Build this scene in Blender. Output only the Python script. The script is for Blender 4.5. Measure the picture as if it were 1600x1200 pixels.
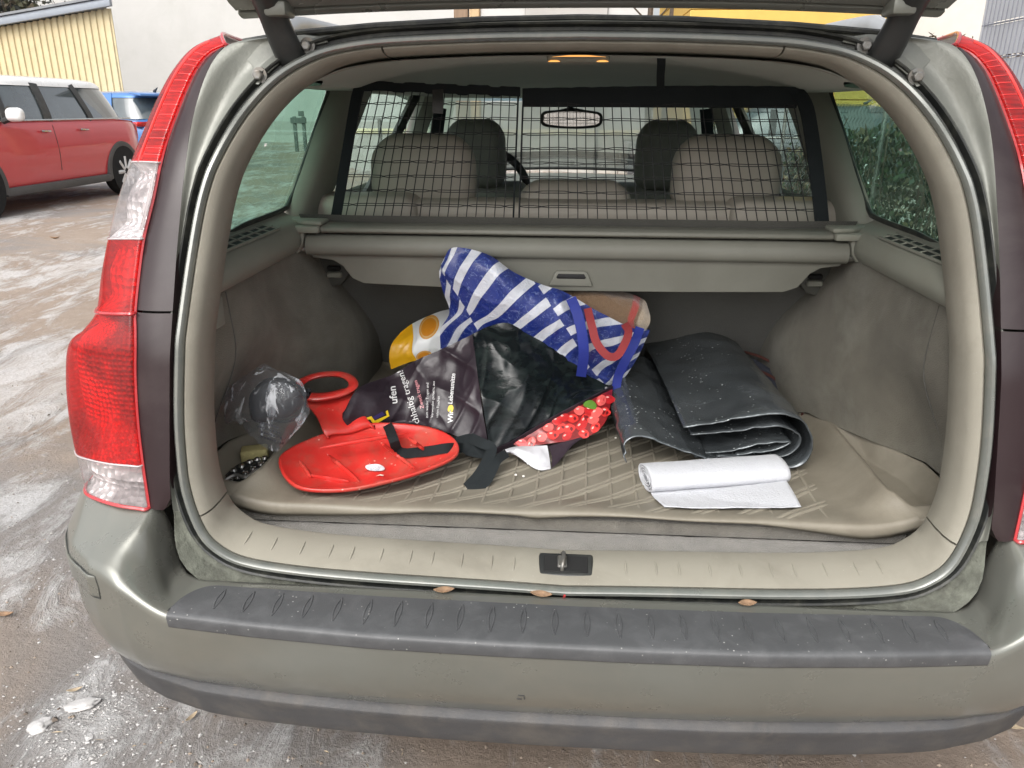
import bpy, bmesh, math, random
import numpy as np
from mathutils import Vector, Matrix, noise
random.seed(7); rng = np.random.RandomState(7)
scene = bpy.context.scene
for o in list(bpy.data.objects): bpy.data.objects.remove(o)
COL = scene.collection
rad = math.radians

# ------------------------------------------------------------------ camera
CAM_POS = np.array([-0.0202, -0.9400, 1.3005]); YAW, PITCH, ROLL = rad(3.67), rad(-19.70), rad(0.28)
FPX = 1205.0
def cam_axes():
    f = np.array([-math.sin(YAW)*math.cos(PITCH), math.cos(YAW)*math.cos(PITCH), math.sin(PITCH)])
    r = np.array([math.cos(YAW), math.sin(YAW), 0.0]); u = np.cross(r, f)
    c, s = math.cos(ROLL), math.sin(ROLL)
    return c*r+s*u, -s*r+c*u, f
R_, U_, F_ = cam_axes()
cd = bpy.data.cameras.new('camera'); cam = bpy.data.objects.new('camera', cd); COL.objects.link(cam)
cam.matrix_world = Matrix(((R_[0], U_[0], -F_[0], CAM_POS[0]), (R_[1], U_[1], -F_[1], CAM_POS[1]), (R_[2], U_[2], -F_[2], CAM_POS[2]), (0, 0, 0, 1)))
cd.sensor_fit = 'HORIZONTAL'; cd.sensor_width = 36.0; cd.lens = FPX/1600*36.0
cd.clip_start = 0.02; cd.clip_end = 800
scene.camera = cam

# ------------------------------------------------------------------ daylight: overcast
SUN_EL, SUN_AZ = rad(48), rad(200)          # soft light from behind and above the photographer
w = bpy.data.worlds.new('World'); scene.world = w; w.use_nodes = True
nt = w.node_tree; bgn = nt.nodes['Background']
sky = nt.nodes.new('ShaderNodeTexSky'); sky.sky_type = 'NISHITA'; sky.sun_disc = False
sky.sun_elevation = SUN_EL; sky.sun_rotation = SUN_AZ; sky.dust_density = 6.0; sky.air_density = 1.0; sky.ozone_density = 1.0
hs = nt.nodes.new('ShaderNodeHueSaturation'); hs.inputs['Saturation'].default_value = 0.22
nt.links.new(sky.outputs[0], hs.inputs['Color']); nt.links.new(hs.outputs[0], bgn.inputs[0])
bgn.inputs[1].default_value = 0.15
sl = bpy.data.lights.new('sun', 'SUN'); sl.energy = 0.6; sl.angle = rad(60); sl.color = (1.0, 0.97, 0.93)
so = bpy.data.objects.new('sun', sl); COL.objects.link(so)
sd = Vector((math.sin(SUN_AZ)*math.cos(SUN_EL), math.cos(SUN_AZ)*math.cos(SUN_EL), math.sin(SUN_EL)))
so.rotation_euler = sd.to_track_quat('Z', 'Y').to_euler()
vs = scene.view_settings; scene.display_settings.display_device = 'sRGB'
vs.view_transform = 'Standard'; vs.look = 'None'; vs.gamma = 1.0; vs.use_curve_mapping = False
vs.exposure = 0.95

# ------------------------------------------------------------------ sight lines of the photograph -> points at a known depth
def ray(px, py): return F_ + (px-800)/FPX*R_ - (py-600)/FPX*U_
def atY(px, py, Y):
    d = ray(px, py); return CAM_POS + d*((Y-CAM_POS[1])/d[1])
def atZ(px, py, Z):
    d = ray(px, py); return CAM_POS + d*((Z-CAM_POS[2])/d[2])

# ------------------------------------------------------------------ helpers: objects
ORG = {}
def thing(name, label, cat, loc=(0, 0, 0), rz=0.0, group=None):
    o = bpy.data.objects.new(name, None); COL.objects.link(o)
    o.location = loc; o.rotation_euler = (0, 0, rz); o.empty_display_size = .2
    o['label'] = label; o['category'] = cat
    if group: o['group'] = group
    ORG[o.name] = np.zeros(3) if rz else np.array(loc, float)
    return o
def mk(name, V, Fc, mat, parent=None, smooth=True, sharp=40, uv=None, fmat=None, org=None):
    """one mesh object; V in world coordinates (or in the parent's frame when the parent thing is turned)"""
    V = np.asarray(V, float)
    if parent is not None: og = ORG[parent.name]
    else: og = np.array(org if org is not None else (V[:, 0].mean(), V[:, 1].mean(), V[:, 2].min()), float)
    me = bpy.data.meshes.new(name)
    me.from_pydata([tuple(v) for v in (V-og)], [], [tuple(int(i) for i in f) for f in Fc])
    mats = mat if isinstance(mat, (list, tuple)) else [mat]
    for m in mats: me.materials.append(m)
    if fmat is not None:
        for p, i in zip(me.polygons, fmat): p.material_index = int(i)
    if uv is not None:
        ul = me.uv_layers.new(name='UVMap')
        for lp in me.loops: ul.data[lp.index].uv = uv[lp.vertex_index]
    if smooth:
        for p in me.polygons: p.use_smooth = True
        if sharp: me.set_sharp_from_angle(angle=rad(sharp))
    me.update()
    o = bpy.data.objects.new(name, me); COL.objects.link(o)
    if parent is not None: o.parent = parent
    else: o.location = og
    ORG[o.name] = og
    return o
def tag(o, label, cat, group=None):
    o['label'] = label; o['category'] = cat
    if group: o['group'] = group
    return o
def struct(o): o['kind'] = 'structure'; return o
def solidify(o, t, offset=-1):
    m = o.modifiers.new('thickness', 'SOLIDIFY'); m.thickness = t; m.offset = offset; return o
# ------------------------------------------------------------------ helpers: geometry
class MB:
    """collects shapes, built as one mesh"""
    def __init__(s): s.V = []; s.F = []; s.n = 0; s.uv = []; s.fm = []
    def add(s, V, F, uv=None, m=0):
        V = np.asarray(V, float).reshape(-1, 3); s.V.append(V); s.F += [[i+s.n for i in f] for f in F]; s.n += len(V)
        s.uv += list(uv) if uv is not None else [(0, 0)]*len(V); s.fm += [m]*len(F); return s
    def build(s, name, mat, parent=None, **k):
        return mk(name, np.concatenate(s.V), s.F, mat, parent, uv=s.uv, fmat=s.fm, **k)
def cr(P, n, closed=False):
    """Catmull-Rom curve through P, n points evenly along its length"""
    P = np.asarray(P, float); N = len(P)
    if closed: Q = np.concatenate([P[-1:], P, P[:2]]); segs = N
    else: Q = np.concatenate([2*P[:1]-P[1:2], P, 2*P[-1:]-P[-2:-1]]); segs = N-1
    out = []
    for i in range(segs):
        a, b, c, d = Q[i:i+4]
        for t in np.linspace(0, 1, 12, endpoint=False):
            out.append(.5*((2*b)+(-a+c)*t+(2*a-5*b+4*c-d)*t*t+(-a+3*b-3*c+d)*t**3))
    if not closed: out.append(P[-1])
    else: out.append(out[0])
    return resample(np.array(out), n, closed)
def resample(P, n, closed=False):
    s = np.concatenate([[0], np.cumsum(np.linalg.norm(np.diff(P, axis=0), axis=1))])
    t = np.linspace(0, s[-1], n+1)[:-1] if closed else np.linspace(0, s[-1], n)
    return np.stack([np.interp(t, s, P[:, k]) for k in range(P.shape[1])], 1)
def crgrid(G, nu, nv):
    """G rows x cols x dims -> nu rows x nv cols, smooth"""
    G = np.asarray(G, float); A = np.array([crp(r, nv) for r in G])
    return np.array([crp(A[:, j], nu) for j in range(nv)]).transpose(1, 0, 2)
def crp(P, n):
    """Catmull-Rom, parameter-uniform"""
    P = np.asarray(P, float); N = len(P); Q = np.concatenate([2*P[:1]-P[1:2], P, 2*P[-1:]-P[-2:-1]])
    out = []
    for t in np.linspace(0, N-1, n):
        i = min(int(t), N-2); f = t-i; a, b, c, d = Q[i:i+4]
        out.append(.5*((2*b)+(-a+c)*f+(2*a-5*b+4*c-d)*f*f+(-a+3*b-3*c+d)*f**3))
    return np.array(out)
def gridf(nu, nv, cu=False, cv=False, flip=False):
    F = []
    for i in range(nu if cu else nu-1):
        for j in range(nv if cv else nv-1):
            a, b, c, d = i*nv+j, i*nv+(j+1) % nv, ((i+1) % nu)*nv+(j+1) % nv, ((i+1) % nu)*nv+j
            F.append([a, d, c, b] if flip else [a, b, c, d])
    return F
def grid(G, cu=False, cv=False, flip=False):
    G = np.asarray(G, float); nu, nv = G.shape[:2]
    return G.reshape(-1, 3), gridf(nu, nv, cu, cv, flip)
def uvgrid(nu, nv): return [(j/(nv-1), i/(nu-1)) for i in range(nu) for j in range(nv)]
def tube(path, r, seg=8, caps=True, closed=False, sq=1.0, up=None):
    """round (or flattened: sq) bar along a path"""
    P = np.asarray(path, float); n = len(P); rr = np.broadcast_to(np.asarray(r, float), (n,))
    T = np.gradient(P, axis=0) if not closed else (np.roll(P, -1, 0)-np.roll(P, 1, 0))
    T /= np.linalg.norm(T, axis=1)[:, None]+1e-12
    a = np.array(up if up is not None else ([0, 0, 1.] if abs(T[0][2]) < .9 else [1., 0, 0]), float)
    V = []
    for i in range(n):
        a = a-T[i]*(a@T[i]); a /= np.linalg.norm(a)+1e-12; b = np.cross(T[i], a)
        if up is not None: a0 = np.array(up, float); a0 = a0-T[i]*(a0@T[i]); a = a0/(np.linalg.norm(a0)+1e-12); b = np.cross(T[i], a)
        for k in range(seg):
            th = 2*math.pi*(k+.5)/seg
            V.append(P[i]+rr[i]*(math.cos(th)*a*sq+math.sin(th)*b))
    F = gridf(n, seg, closed, True)
    if caps and not closed: F += [list(range(seg))[::-1], [(n-1)*seg+k for k in range(seg)]]
    return np.array(V), F
def ribbon(path, width, side, thick=.002):
    """flat strap along a path; side = direction(s) across it"""
    P = np.asarray(path, float); n = len(P); S = np.broadcast_to(np.asarray(side, float), (n, 3))
    T = np.gradient(P, axis=0); T /= np.linalg.norm(T, axis=1)[:, None]+1e-12
    S = S-T*(S*T).sum(1)[:, None]; S = S/(np.linalg.norm(S, axis=1)[:, None]+1e-12); Nn = np.cross(T, S)
    h = width/2
    G = np.stack([P-S*h+Nn*thick/2, P+S*h+Nn*thick/2, P+S*h-Nn*thick/2, P-S*h-Nn*thick/2], 1)
    V, F = grid(G, cv=True); F += [[0, 1, 2, 3], [(n-1)*4+k for k in (3, 2, 1, 0)]]
    return V, F
def rbox(c, s, bev=.004, seg=2, rot=None):
    bm = bmesh.new(); bmesh.ops.create_cube(bm, size=1.0)
    for v in bm.verts: v.co = Vector((v.co.x*s[0], v.co.y*s[1], v.co.z*s[2]))
    if bev: bmesh.ops.bevel(bm, geom=bm.edges[:], offset=min(bev, min(s)*.45), segments=seg, affect='EDGES', profile=.5)
    return bmout(bm, c, rot)
def bmout(bm, c=(0, 0, 0), rot=None):
    bm.verts.index_update(); V = np.array([v.co[:] for v in bm.verts])
    if rot is not None: V = V@np.array(Matrix(rot).to_3x3()).T
    F = [[v.index for v in f.verts] for f in bm.faces]; bm.free()
    return V+np.array(c), F
def prism(poly, axis, a, b, bev=0.0):
    """2-D outline pushed along an axis: axis 0 -> (y,z) outline, 1 -> (x,z), 2 -> (x,y)"""
    bm = bmesh.new(); vs_ = []
    for (p, q) in poly:
        co = [0, 0, 0]; k = [i for i in range(3) if i != axis]; co[k[0]] = p; co[k[1]] = q; co[axis] = a
        vs_.append(bm.verts.new(co))
    f = bm.faces.new(vs_); r = bmesh.ops.extrude_face_region(bm, geom=[f]); d = [0, 0, 0]; d[axis] = b-a
    bmesh.ops.translate(bm, vec=d, verts=[v for v in r['geom'] if isinstance(v, bmesh.types.BMVert)])
    bmesh.ops.recalc_face_normals(bm, faces=bm.faces[:])
    if bev: bmesh.ops.bevel(bm, geom=bm.edges[:], offset=bev, segments=2, affect='EDGES', profile=.5)
    return bmout(bm)
def lathe(prof, c, axis=1, seg=24):
    """prof: (radius, along axis)"""
    V = []; k = [i for i in range(3) if i != axis]
    for (r, h) in prof:
        for s in range(seg):
            th = 2*math.pi*s/seg; co = [0, 0, 0]; co[k[0]] = r*math.cos(th); co[k[1]] = r*math.sin(th); co[axis] = h; V.append(co)
    return np.array(V)+np.array(c), gridf(len(prof), seg, False, True)
def fbm(p, sc, oc=3): return noise.fractal(Vector(p)*sc, 0.9, 2.0, oc)
def ridge(p, sc): return 1-abs(noise.noise(Vector(p)*sc))*2
def sstep(a, b, x): t = np.clip((x-a)/(b-a), 0, 1); return t*t*(3-2*t)
def mirror(V): V = np.array(V, float); V[:, 0] *= -1; return V
def fl(F): return [list(f)[::-1] for f in F]

# ------------------------------------------------------------------ materials
def nodes(name):
    m = bpy.data.materials.new(name); m.use_nodes = True; t = m.node_tree; return m, t, t.nodes['Principled BSDF']
def L(t, a, b): t.links.new(a, b)
def N(t, ty, **k):
    n = t.nodes.new(ty)
    for a, v in k.items():
        if a in n.inputs: n.inputs[a].default_value = v
        else: setattr(n, a, v)
    return n
def coords(t, kind='Object', scale=None, rot=None):
    c = N(t, 'ShaderNodeTexCoord'); o = c.outputs[kind]
    if scale is not None or rot is not None:
        mp = N(t, 'ShaderNodeMapping')
        if scale is not None: mp.inputs['Scale'].default_value = scale
        if rot is not None: mp.inputs['Rotation'].default_value = rot
        L(t, o, mp.inputs[0]); o = mp.outputs[0]
    return o
def mixc(t, fac, a, b, bt='MIX'):
    n = N(t, 'ShaderNodeMix', data_type='RGBA', blend_type=bt)
    for i, v in ((0, fac), (6, a), (7, b)):
        if hasattr(v, 'node'): L(t, v, n.inputs[i])
        else: n.inputs[i].default_value = v if i == 0 else (tuple(v)+(1,) if len(v) == 3 else v)
    return n.outputs[2]
def ramp(t, fac, stops):
    n = N(t, 'ShaderNodeValToRGB'); e = n.color_ramp.elements
    while len(e) > 1: e.remove(e[-1])
    for i, (p, c) in enumerate(stops):
        el = e[0] if i == 0 else e.new(p); el.position = p
        el.color = (c, c, c, 1) if not isinstance(c, (tuple, list)) else tuple(c)+(1,)
    L(t, fac, n.inputs[0]); return n.outputs[0]
def math_(t, op, a, b=None, c=None):
    n = N(t, 'ShaderNodeMath', operation=op)
    for i, v in enumerate((a, b, c)):
        if v is None: continue
        if hasattr(v, 'node'): L(t, v, n.inputs[i])
        else: n.inputs[i].default_value = v
    return n.outputs[0]
def noi(t, co, scale, detail=4, rough=.55, dist=0):
    n = N(t, 'ShaderNodeTexNoise'); n.inputs['Scale'].default_value = scale; n.inputs['Detail'].default_value = detail
    n.inputs['Roughness'].default_value = rough; n.inputs['Distortion'].default_value = dist; L(t, co, n.inputs['Vector']); return n.outputs['Fac']
def M(name, col, rough=.5, metal=0.0, spec=.5, coat=0.0, coat_r=.08, var=.18, vscale=4.0, dirt=None, dirt_amt=.5, dscale=9.0, bump=0.0, bscale=200.0, rvar=.12, sheen=0.0, stretch=None, trans=0.0, speck=None):
    """procedural surface: base colour with broad variation, dirt in patches, fine relief, uneven gloss"""
    m, t, b = nodes(name); co = coords(t, 'Object', stretch)
    n1 = noi(t, co, vscale, 5, .6)
    c1 = tuple(x*(1-var) for x in col); c2 = tuple(min(1, x*(1+var)) for x in col)
    colr = mixc(t, ramp(t, n1, [(.3, 0.0), (.7, 1.0)]), c1, c2)
    if dirt is not None:
        nd = noi(t, co, dscale, 7, .68, .4)
        colr = mixc(t, math_(t, 'MULTIPLY', ramp(t, nd, [(.46, 0.0), (.72, 1.0)]), dirt_amt), colr, dirt)
    if speck is not None:
        v = N(t, 'ShaderNodeTexVoronoi'); v.inputs['Scale'].default_value = speck[1]; L(t, co, v.inputs['Vector'])
        k = ramp(t, v.outputs['Distance'], [(.0, 1.0), (speck[2], 1.0), (speck[2]+.05, 0.0)])
        k2 = ramp(t, noi(t, co, speck[1]*.23, 3), [(.5, 0.0), (.62, 1.0)])
        colr = mixc(t, math_(t, 'MULTIPLY', k, k2), colr, speck[0])
    L(t, colr, b.inputs['Base Color'])
    b.inputs['Metallic'].default_value = metal; b.inputs['Specular IOR Level'].default_value = spec
    L(t, math_(t, 'MULTIPLY_ADD', noi(t, co, vscale*3.1, 5, .65), rvar*2, rough-rvar), b.inputs['Roughness'])
    if coat: b.inputs['Coat Weight'].default_value = coat; b.inputs['Coat Roughness'].default_value = coat_r
    if sheen: b.inputs['Sheen Weight'].default_value = sheen; b.inputs['Sheen Roughness'].default_value = .5
    if trans: b.inputs['Transmission Weight'].default_value = trans
    if bump:
        bp = N(t, 'ShaderNodeBump'); bp.inputs['Strength'].default_value = bump; bp.inputs['Distance'].default_value = .004
        L(t, noi(t, co, bscale, 4, .6), bp.inputs['Height']); L(t, bp.outputs[0], b.inputs['Normal'])
    return m
def glass(name, tint, gloss=.12, rough=.02, dirt=.0, dcol=(.5, .5, .48)):
    """thin pane: tinted see-through, mirror sheen at grazing angles, a film of dirt"""
    m, t, b = nodes(name); t.nodes.remove(b); out = t.nodes['Material Output']
    tr = N(t, 'ShaderNodeBsdfTransparent'); tr.inputs[0].default_value = tuple(tint)+(1,)
    gl = N(t, 'ShaderNodeBsdfGlossy'); gl.inputs['Roughness'].default_value = rough; gl.inputs[0].default_value = (.9, .95, .93, 1)
    lw = N(t, 'ShaderNodeLayerWeight'); lw.inputs['Blend'].default_value = .35
    mx = N(t, 'ShaderNodeMixShader'); L(t, math_(t, 'MULTIPLY_ADD', lw.outputs['Fresnel'], .8, gloss*.4), mx.inputs[0])
    L(t, tr.outputs[0], mx.inputs[1]); L(t, gl.outputs[0], mx.inputs[2]); res = mx.outputs[0]
    if dirt:
        df = N(t, 'ShaderNodeBsdfDiffuse'); df.inputs[0].default_value = tuple(dcol)+(1,)
        co = coords(t, 'Object'); f = math_(t, 'MULTIPLY', ramp(t, noi(t, co, 7, 7, .7), [(.3, .25), (.75, 1.0)]), dirt)
        m2 = N(t, 'ShaderNodeMixShader'); L(t, f, m2.inputs[0]); L(t, res, m2.inputs[1]); L(t, df.outputs[0], m2.inputs[2]); res = m2.outputs[0]
    L(t, res, out.inputs[0]); return m

DUST = (.33, .30, .25)
m_paint = M('sage_grey_paint', (.190, .194, .172), .29, .45, coat=.4, coat_r=.10, var=.07, vscale=3, dirt=(.235, .225, .19), dirt_amt=.55, dscale=3.5, rvar=.10)
m_paint_dirty = M('sage_grey_paint_dusty', (.165, .17, .148), .42, .25, coat=.2, coat_r=.2, var=.10, vscale=9, dirt=(.22, .215, .185), dirt_amt=.4, dscale=5, bump=.15, bscale=160)
m_black_panel = M('black_trim_gloss', (.020, .0105, .012), .36, 0, .35, coat=.18, coat_r=.14, var=.1, dirt=(.09, .075, .07), dirt_amt=.35, dscale=3, rvar=.06)
m_rubber = M('grey_rubber', (.15, .158, .145), .24, .25, .6, coat=.45, coat_r=.12, var=.12, dirt=(.28, .27, .23), dirt_amt=.35, dscale=20, rvar=.1)
m_rubber_dk = M('black_rubber', (.022, .024, .023), .5, 0, .5, var=.2, dirt=(.14, .14, .11), dirt_amt=.5, dscale=25)
m_gutter = M('gutter_dirt', (.10, .105, .085), .7, 0, .3, var=.35, vscale=30, dirt=(.03, .028, .022), dirt_amt=.9, dscale=22, bump=.6, bscale=120)
m_pad = M('bumper_pad_plastic', (.066, .068, .071), .5, 0, .5, var=.10, vscale=6, dirt=(.13, .133, .137), dirt_amt=.4, dscale=26, bump=.12, bscale=420, rvar=.06, speck=((.34, .34, .33), 95, .09))
m_valance = M('valance_plastic', (.062, .062, .064), .62, 0, .4, var=.15, vscale=5, dirt=(.14, .125, .105), dirt_amt=.5, dscale=12, bump=.3, bscale=500)
m_beige = M('beige_trim', (.262, .246, .203), .62, 0, .4, var=.07, vscale=5, dirt=(.17, .155, .125), dirt_amt=.6, dscale=6, bump=.10, bscale=600, rvar=.06, speck=((.36, .34, .29), 110, .05))
m_beige_in = M('beige_interior_plastic', (.222, .226, .19), .55, 0, .4, var=.07, vscale=5, dirt=(.2, .185, .15), dirt_amt=.3, dscale=6, bump=.08, bscale=600, rvar=.06)
m_cover = M('cover_grey_plastic', (.165, .165, .14), .55, 0, .4, var=.06, vscale=5, dirt=(.12, .115, .095), dirt_amt=.4, dscale=6, bump=.08, bscale=600, rvar=.05)
m_liner = M('headliner_fabric', (.33, .345, .295), .95, 0, .1, var=.05, vscale=3, bump=.25, bscale=700, sheen=.2)
m_carpet = M('boot_carpet', (.145, .134, .107), .95, 0, .05, var=.22, vscale=6, dirt=(.25, .245, .205), dirt_amt=.8, dscale=3.2, bump=.9, bscale=420, sheen=.12)
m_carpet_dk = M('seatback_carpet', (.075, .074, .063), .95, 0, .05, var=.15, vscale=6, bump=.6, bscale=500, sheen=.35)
m_carpet_gr = M('sill_carpet', (.15, .14, .12), .95, 0, .05, var=.2, vscale=30, dirt=(.12, .11, .09), dirt_amt=.5, dscale=18, bump=.8, bscale=450, sheen=.4)
m_mat = M('boot_mat_rubber', (.215, .195, .155), .5, 0, .4, var=.10, vscale=4, dirt=(.125, .105, .078), dirt_amt=.6, dscale=5, bump=.12, bscale=300, rvar=.1)
m_mat_rib = M('boot_mat_rib_worn', (.245, .223, .178), .55, 0, .35, var=.06, vscale=5, dirt=(.20, .18, .142), dirt_amt=.4, dscale=4, bump=.15, bscale=300)
m_black_pl = M('black_plastic', (.02, .021, .021), .42, 0, .5, var=.2, dirt=(.10, .10, .09), dirt_amt=.3, dscale=12)
m_web = M('black_webbing', (.018, .022, .024), .85, 0, .2, var=.2, bump=.8, bscale=700)
m_seat = M('beige_leather', (.41, .375, .32), .5, 0, .4, var=.06, bump=.1, bscale=350)
m_dash = M('dashboard_beige', (.42, .40, .355), .5, 0, .4, var=.05)
m_chrome = M('bright_metal', (.62, .62, .6), .22, 1.0, .5, var=.1)
m_steel = M('dull_steel', (.25, .25, .24), .5, .8, .5, var=.25, dirt=(.2, .15, .1), dirt_amt=.6, dscale=40)
m_glass_q = glass('privacy_tint_glass', (.36, .60, .49), .12, dirt=.10, dcol=(.30, .40, .34))
m_glass_d = glass('green_tint_glass', (.62, .78, .72), .08, dirt=.05)
m_glass_w = glass('windscreen_glass', (.85, .93, .9), .03)
m_glass_t = glass('windscreen_sun_band', (.25, .55, .85), .05)
m_glass_dark = glass('parked_car_glass', (.22, .27, .27), .25)
def lens_mat(name, dark, bright, scale, amt=.6, rough=.12, stretch=None, zone=(.42, .6)):
    """moulded tail light lens: little optics in a honeycomb under a smooth glossy cover"""
    m, t, b = nodes(name); co = coords(t, 'Object', stretch)
    v = N(t, 'ShaderNodeTexVoronoi'); v.inputs['Scale'].default_value = scale; v.inputs['Randomness'].default_value = .45; L(t, co, v.inputs['Vector'])
    z = ramp(t, noi(t, co, 14, 2, .4), [(zone[0], .12), (zone[1], 1.0)])
    k = math_(t, 'MULTIPLY', ramp(t, v.outputs['Distance'], [(.05, 1.0), (.42, .15), (.6, .0)]), z)
    base = mixc(t, math_(t, 'MULTIPLY', z, .55), dark, tuple(.5*(a+c) for a, c in zip(dark, bright)))
    L(t, mixc(t, math_(t, 'MULTIPLY', k, amt), base, bright), b.inputs['Base Color'])
    b.inputs['Roughness'].default_value = .35; b.inputs['Coat Weight'].default_value = .45; b.inputs['Specular IOR Level'].default_value = .3; b.inputs['Coat Roughness'].default_value = rough
    bp = N(t, 'ShaderNodeBump'); bp.inputs['Strength'].default_value = .55; bp.inputs['Distance'].default_value = .004
    L(t, v.outputs['Distance'], bp.inputs['Height']); L(t, bp.outputs[0], b.inputs['Normal'])
    return m
m_lens_red = lens_mat('red_lens_honeycomb', (.26, .006, .010), (1.0, .018, .012), 85, .95)
m_lens_red2 = lens_mat('red_lens_striped', (.40, .014, .018), (.85, .02, .018), 60, .7, .1, (.15, .15, 2.2), (.3, .6))
m_lens_red3 = lens_mat('red_lens_smooth', (.26, .010, .016), (.95, .015, .012), 45, .9, .1, (1, 1, .5))
def clear_cover(name, tint, gloss=.05):
    m, t, b = nodes(name); t.nodes.remove(b); co = coords(t, 'Object')
    tr = N(t, 'ShaderNodeBsdfTransparent'); tr.inputs[0].default_value = tuple(tint)+(1,)
    gl = N(t, 'ShaderNodeBsdfGlossy'); gl.inputs['Roughness'].default_value = .10; gl.inputs[0].default_value = (1, 1, 1, 1)
    df = N(t, 'ShaderNodeBsdfDiffuse'); df.inputs[0].default_value = tuple(.10+.55*c for c in tint)+(1,)
    lw = N(t, 'ShaderNodeLayerWeight'); lw.inputs['Blend'].default_value = .25
    mx = N(t, 'ShaderNodeMixShader'); mx.inputs[0].default_value = .14
    L(t, math_(t, 'MULTIPLY_ADD', noi(t, co, 9, 6, .7), .22, .02), mx.inputs[0]); L(t, tr.outputs[0], mx.inputs[1]); L(t, df.outputs[0], mx.inputs[2])
    m2 = N(t, 'ShaderNodeMixShader'); L(t, math_(t, 'MULTIPLY_ADD', lw.outputs['Fresnel'], .45, gloss*.3), m2.inputs[0]); L(t, mx.outputs[0], m2.inputs[1]); L(t, gl.outputs[0], m2.inputs[2])
    L(t, m2.outputs[0], t.nodes['Material Output'].inputs[0]); return m
m_cov_red = clear_cover('red_lens_cover', (.88, .035, .03)); m_cov_clear = clear_cover('clear_lens_cover', (.88, .85, .85))
def reflector(name, scale, stretch=None):
    m, t, b = nodes(name); co = coords(t, 'Object', stretch); v = N(t, 'ShaderNodeTexVoronoi'); v.inputs['Scale'].default_value = scale; v.inputs['Randomness'].default_value = .35; L(t, co, v.inputs['Vector'])
    z = ramp(t, noi(t, co, 11, 2, .4), [(.40, .0), (.56, 1.0)])
    b.inputs['Base Color'].default_value = (.86, .85, .85, 1); L(t, mixc(t, z, (.30, .28, .28), (.95, .94, .94)), b.inputs['Base Color'])
    L(t, math_(t, 'MULTIPLY_ADD', z, -.25, .55), b.inputs['Roughness']); L(t, math_(t, 'MULTIPLY', z, .6), b.inputs['Metallic'])
    bp = N(t, 'ShaderNodeBump'); bp.inputs['Strength'].default_value = 1.0; bp.inputs['Distance'].default_value = .012; L(t, v.outputs['Distance'], bp.inputs['Height']); L(t, bp.outputs[0], b.inputs['Normal']); return m
m_refl = reflector('honeycomb_reflector', 115); m_refl2 = reflector('striped_reflector', 60, (.2, .2, 2.4)); m_refl3 = reflector('facet_reflector', 70)
m_lens_edge = M('red_lens_rim', (.42, .03, .035), .28, 0, .5, coat=.6, var=.08)
m_lens_clear = lens_mat('clear_lens', (.20, .17, .17), (.80, .78, .78), 75, .95, .1)
# ================================================================== THE ESTATE CAR (open at the back)
YZ = np.array([[.30, .10], [.58, .145], [.70, .165], [.95, .205], [1.2, .30], [1.36, .40], [1.42, .44], [1.6, .56]])
def Sy(z): return np.interp(z, YZ[:, 0], YZ[:, 1])
def atS(px, py, off=0.0):
    d = ray(px, py); t = 1.2/d[1]
    for _ in range(60): t = .5*t+.5*(Sy(CAM_POS[2]+d[2]*t)+off-CAM_POS[1])/d[1]
    return CAM_POS+d*t
CAR = thing('estate_car', 'sage grey estate car seen from behind with its tailgate open', 'estate car', (0, 1.9, 0))

HX = [(0, .556), (.12, .560), (.32, .565), (.44, .571), (.53, .582), (.575, .600), (.607, .633), (.629, .70), (.634, .77), (.632, .85), (.620, .98), (.607, 1.09),
      (.593, 1.17), (.569, 1.24), (.535, 1.30), (.488, 1.35), (.43, 1.382), (.37, 1.396), (.30, 1.403), (.15, 1.409), (0, 1.411)]
half = cr(HX, 151)
LOOP = np.concatenate([half, (half*[-1, 1])[-2:0:-1]])            # bottom centre -> right side -> top -> left side
NL = len(LOOP)
tg = np.roll(LOOP, -1, 0)-np.roll(LOOP, 1, 0); tg /= np.linalg.norm(tg, axis=1)[:, None]
NRM = np.stack([tg[:, 1], -tg[:, 0]], 1)
LY = Sy(LOOP[:, 1])
def ring(off, dy):
    off = np.broadcast_to(off, (NL,)); dy = np.broadcast_to(dy, (NL,))
    return np.stack([LOOP[:, 0]+NRM[:, 0]*off, LY+dy, LOOP[:, 1]+NRM[:, 1]*off], 1)
def loop_part(name, prof, mat, i0=None, i1=None, closed_prof=False, parent=CAR, **k):
    G = np.stack([ring(o, d) for o, d in prof], 1)
    if i0 is None: V, F = grid(G, cu=True, cv=closed_prof)
    else:
        idx = np.arange(i0, i1+1) % NL; V, F = grid(G[idx], cv=closed_prof)
    return mk(name, V, F, mat, parent, **k)
c8 = [(math.cos(a), math.sin(a)) for a in np.linspace(0, 2*math.pi, 10, endpoint=False)]
loop_part('hatch_seal', [(.0005+.0072*c, -.002+.0105*s) for c, s in c8][::-1], m_rubber, closed_prof=True)
loop_part('seal_channel', [(.0062, .002), (.010, .014), (.015, .014), (.0185, -.001), (.0215, -.003)], m_rubber_dk)
# pillar and header trims, the sill trim below (one loop, cut at the visible joints)
PP = np.array([(-.005, .003), (-.011, -.004), (-.019, .002), (-.0245, .015), (-.0265, .04), (-.0245, .075), (.000, .11)])
SP = np.array([(-.005, .003), (-.010, -.001), (-.0155, .012), (-.0205, .040), (-.026, .078), (-.022, .086), (-.004, .088)])
zj = .662
iR = int(np.argmin(np.abs(half[:, 1]-zj)+(half[:, 0] < .4)*9)); iH = int(np.argmin(np.abs(half[:, 0]-.325)+(half[:, 1] < 1.2)*9))
HP = np.array([(-.005, .003), (-.010, -.003), (-.0150, .004), (-.0185, .02), (-.0205, .05), (-.0215, .13), (-.016, .22)])
bl = sstep(.60, .655, LOOP[:, 1])[:, None, None]; bh = sstep(1.36, 1.40, LOOP[:, 1])[:, None, None]
PR = bl*((1-bh)*PP[None]+bh*HP[None])+(1-bl)*SP[None]
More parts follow.
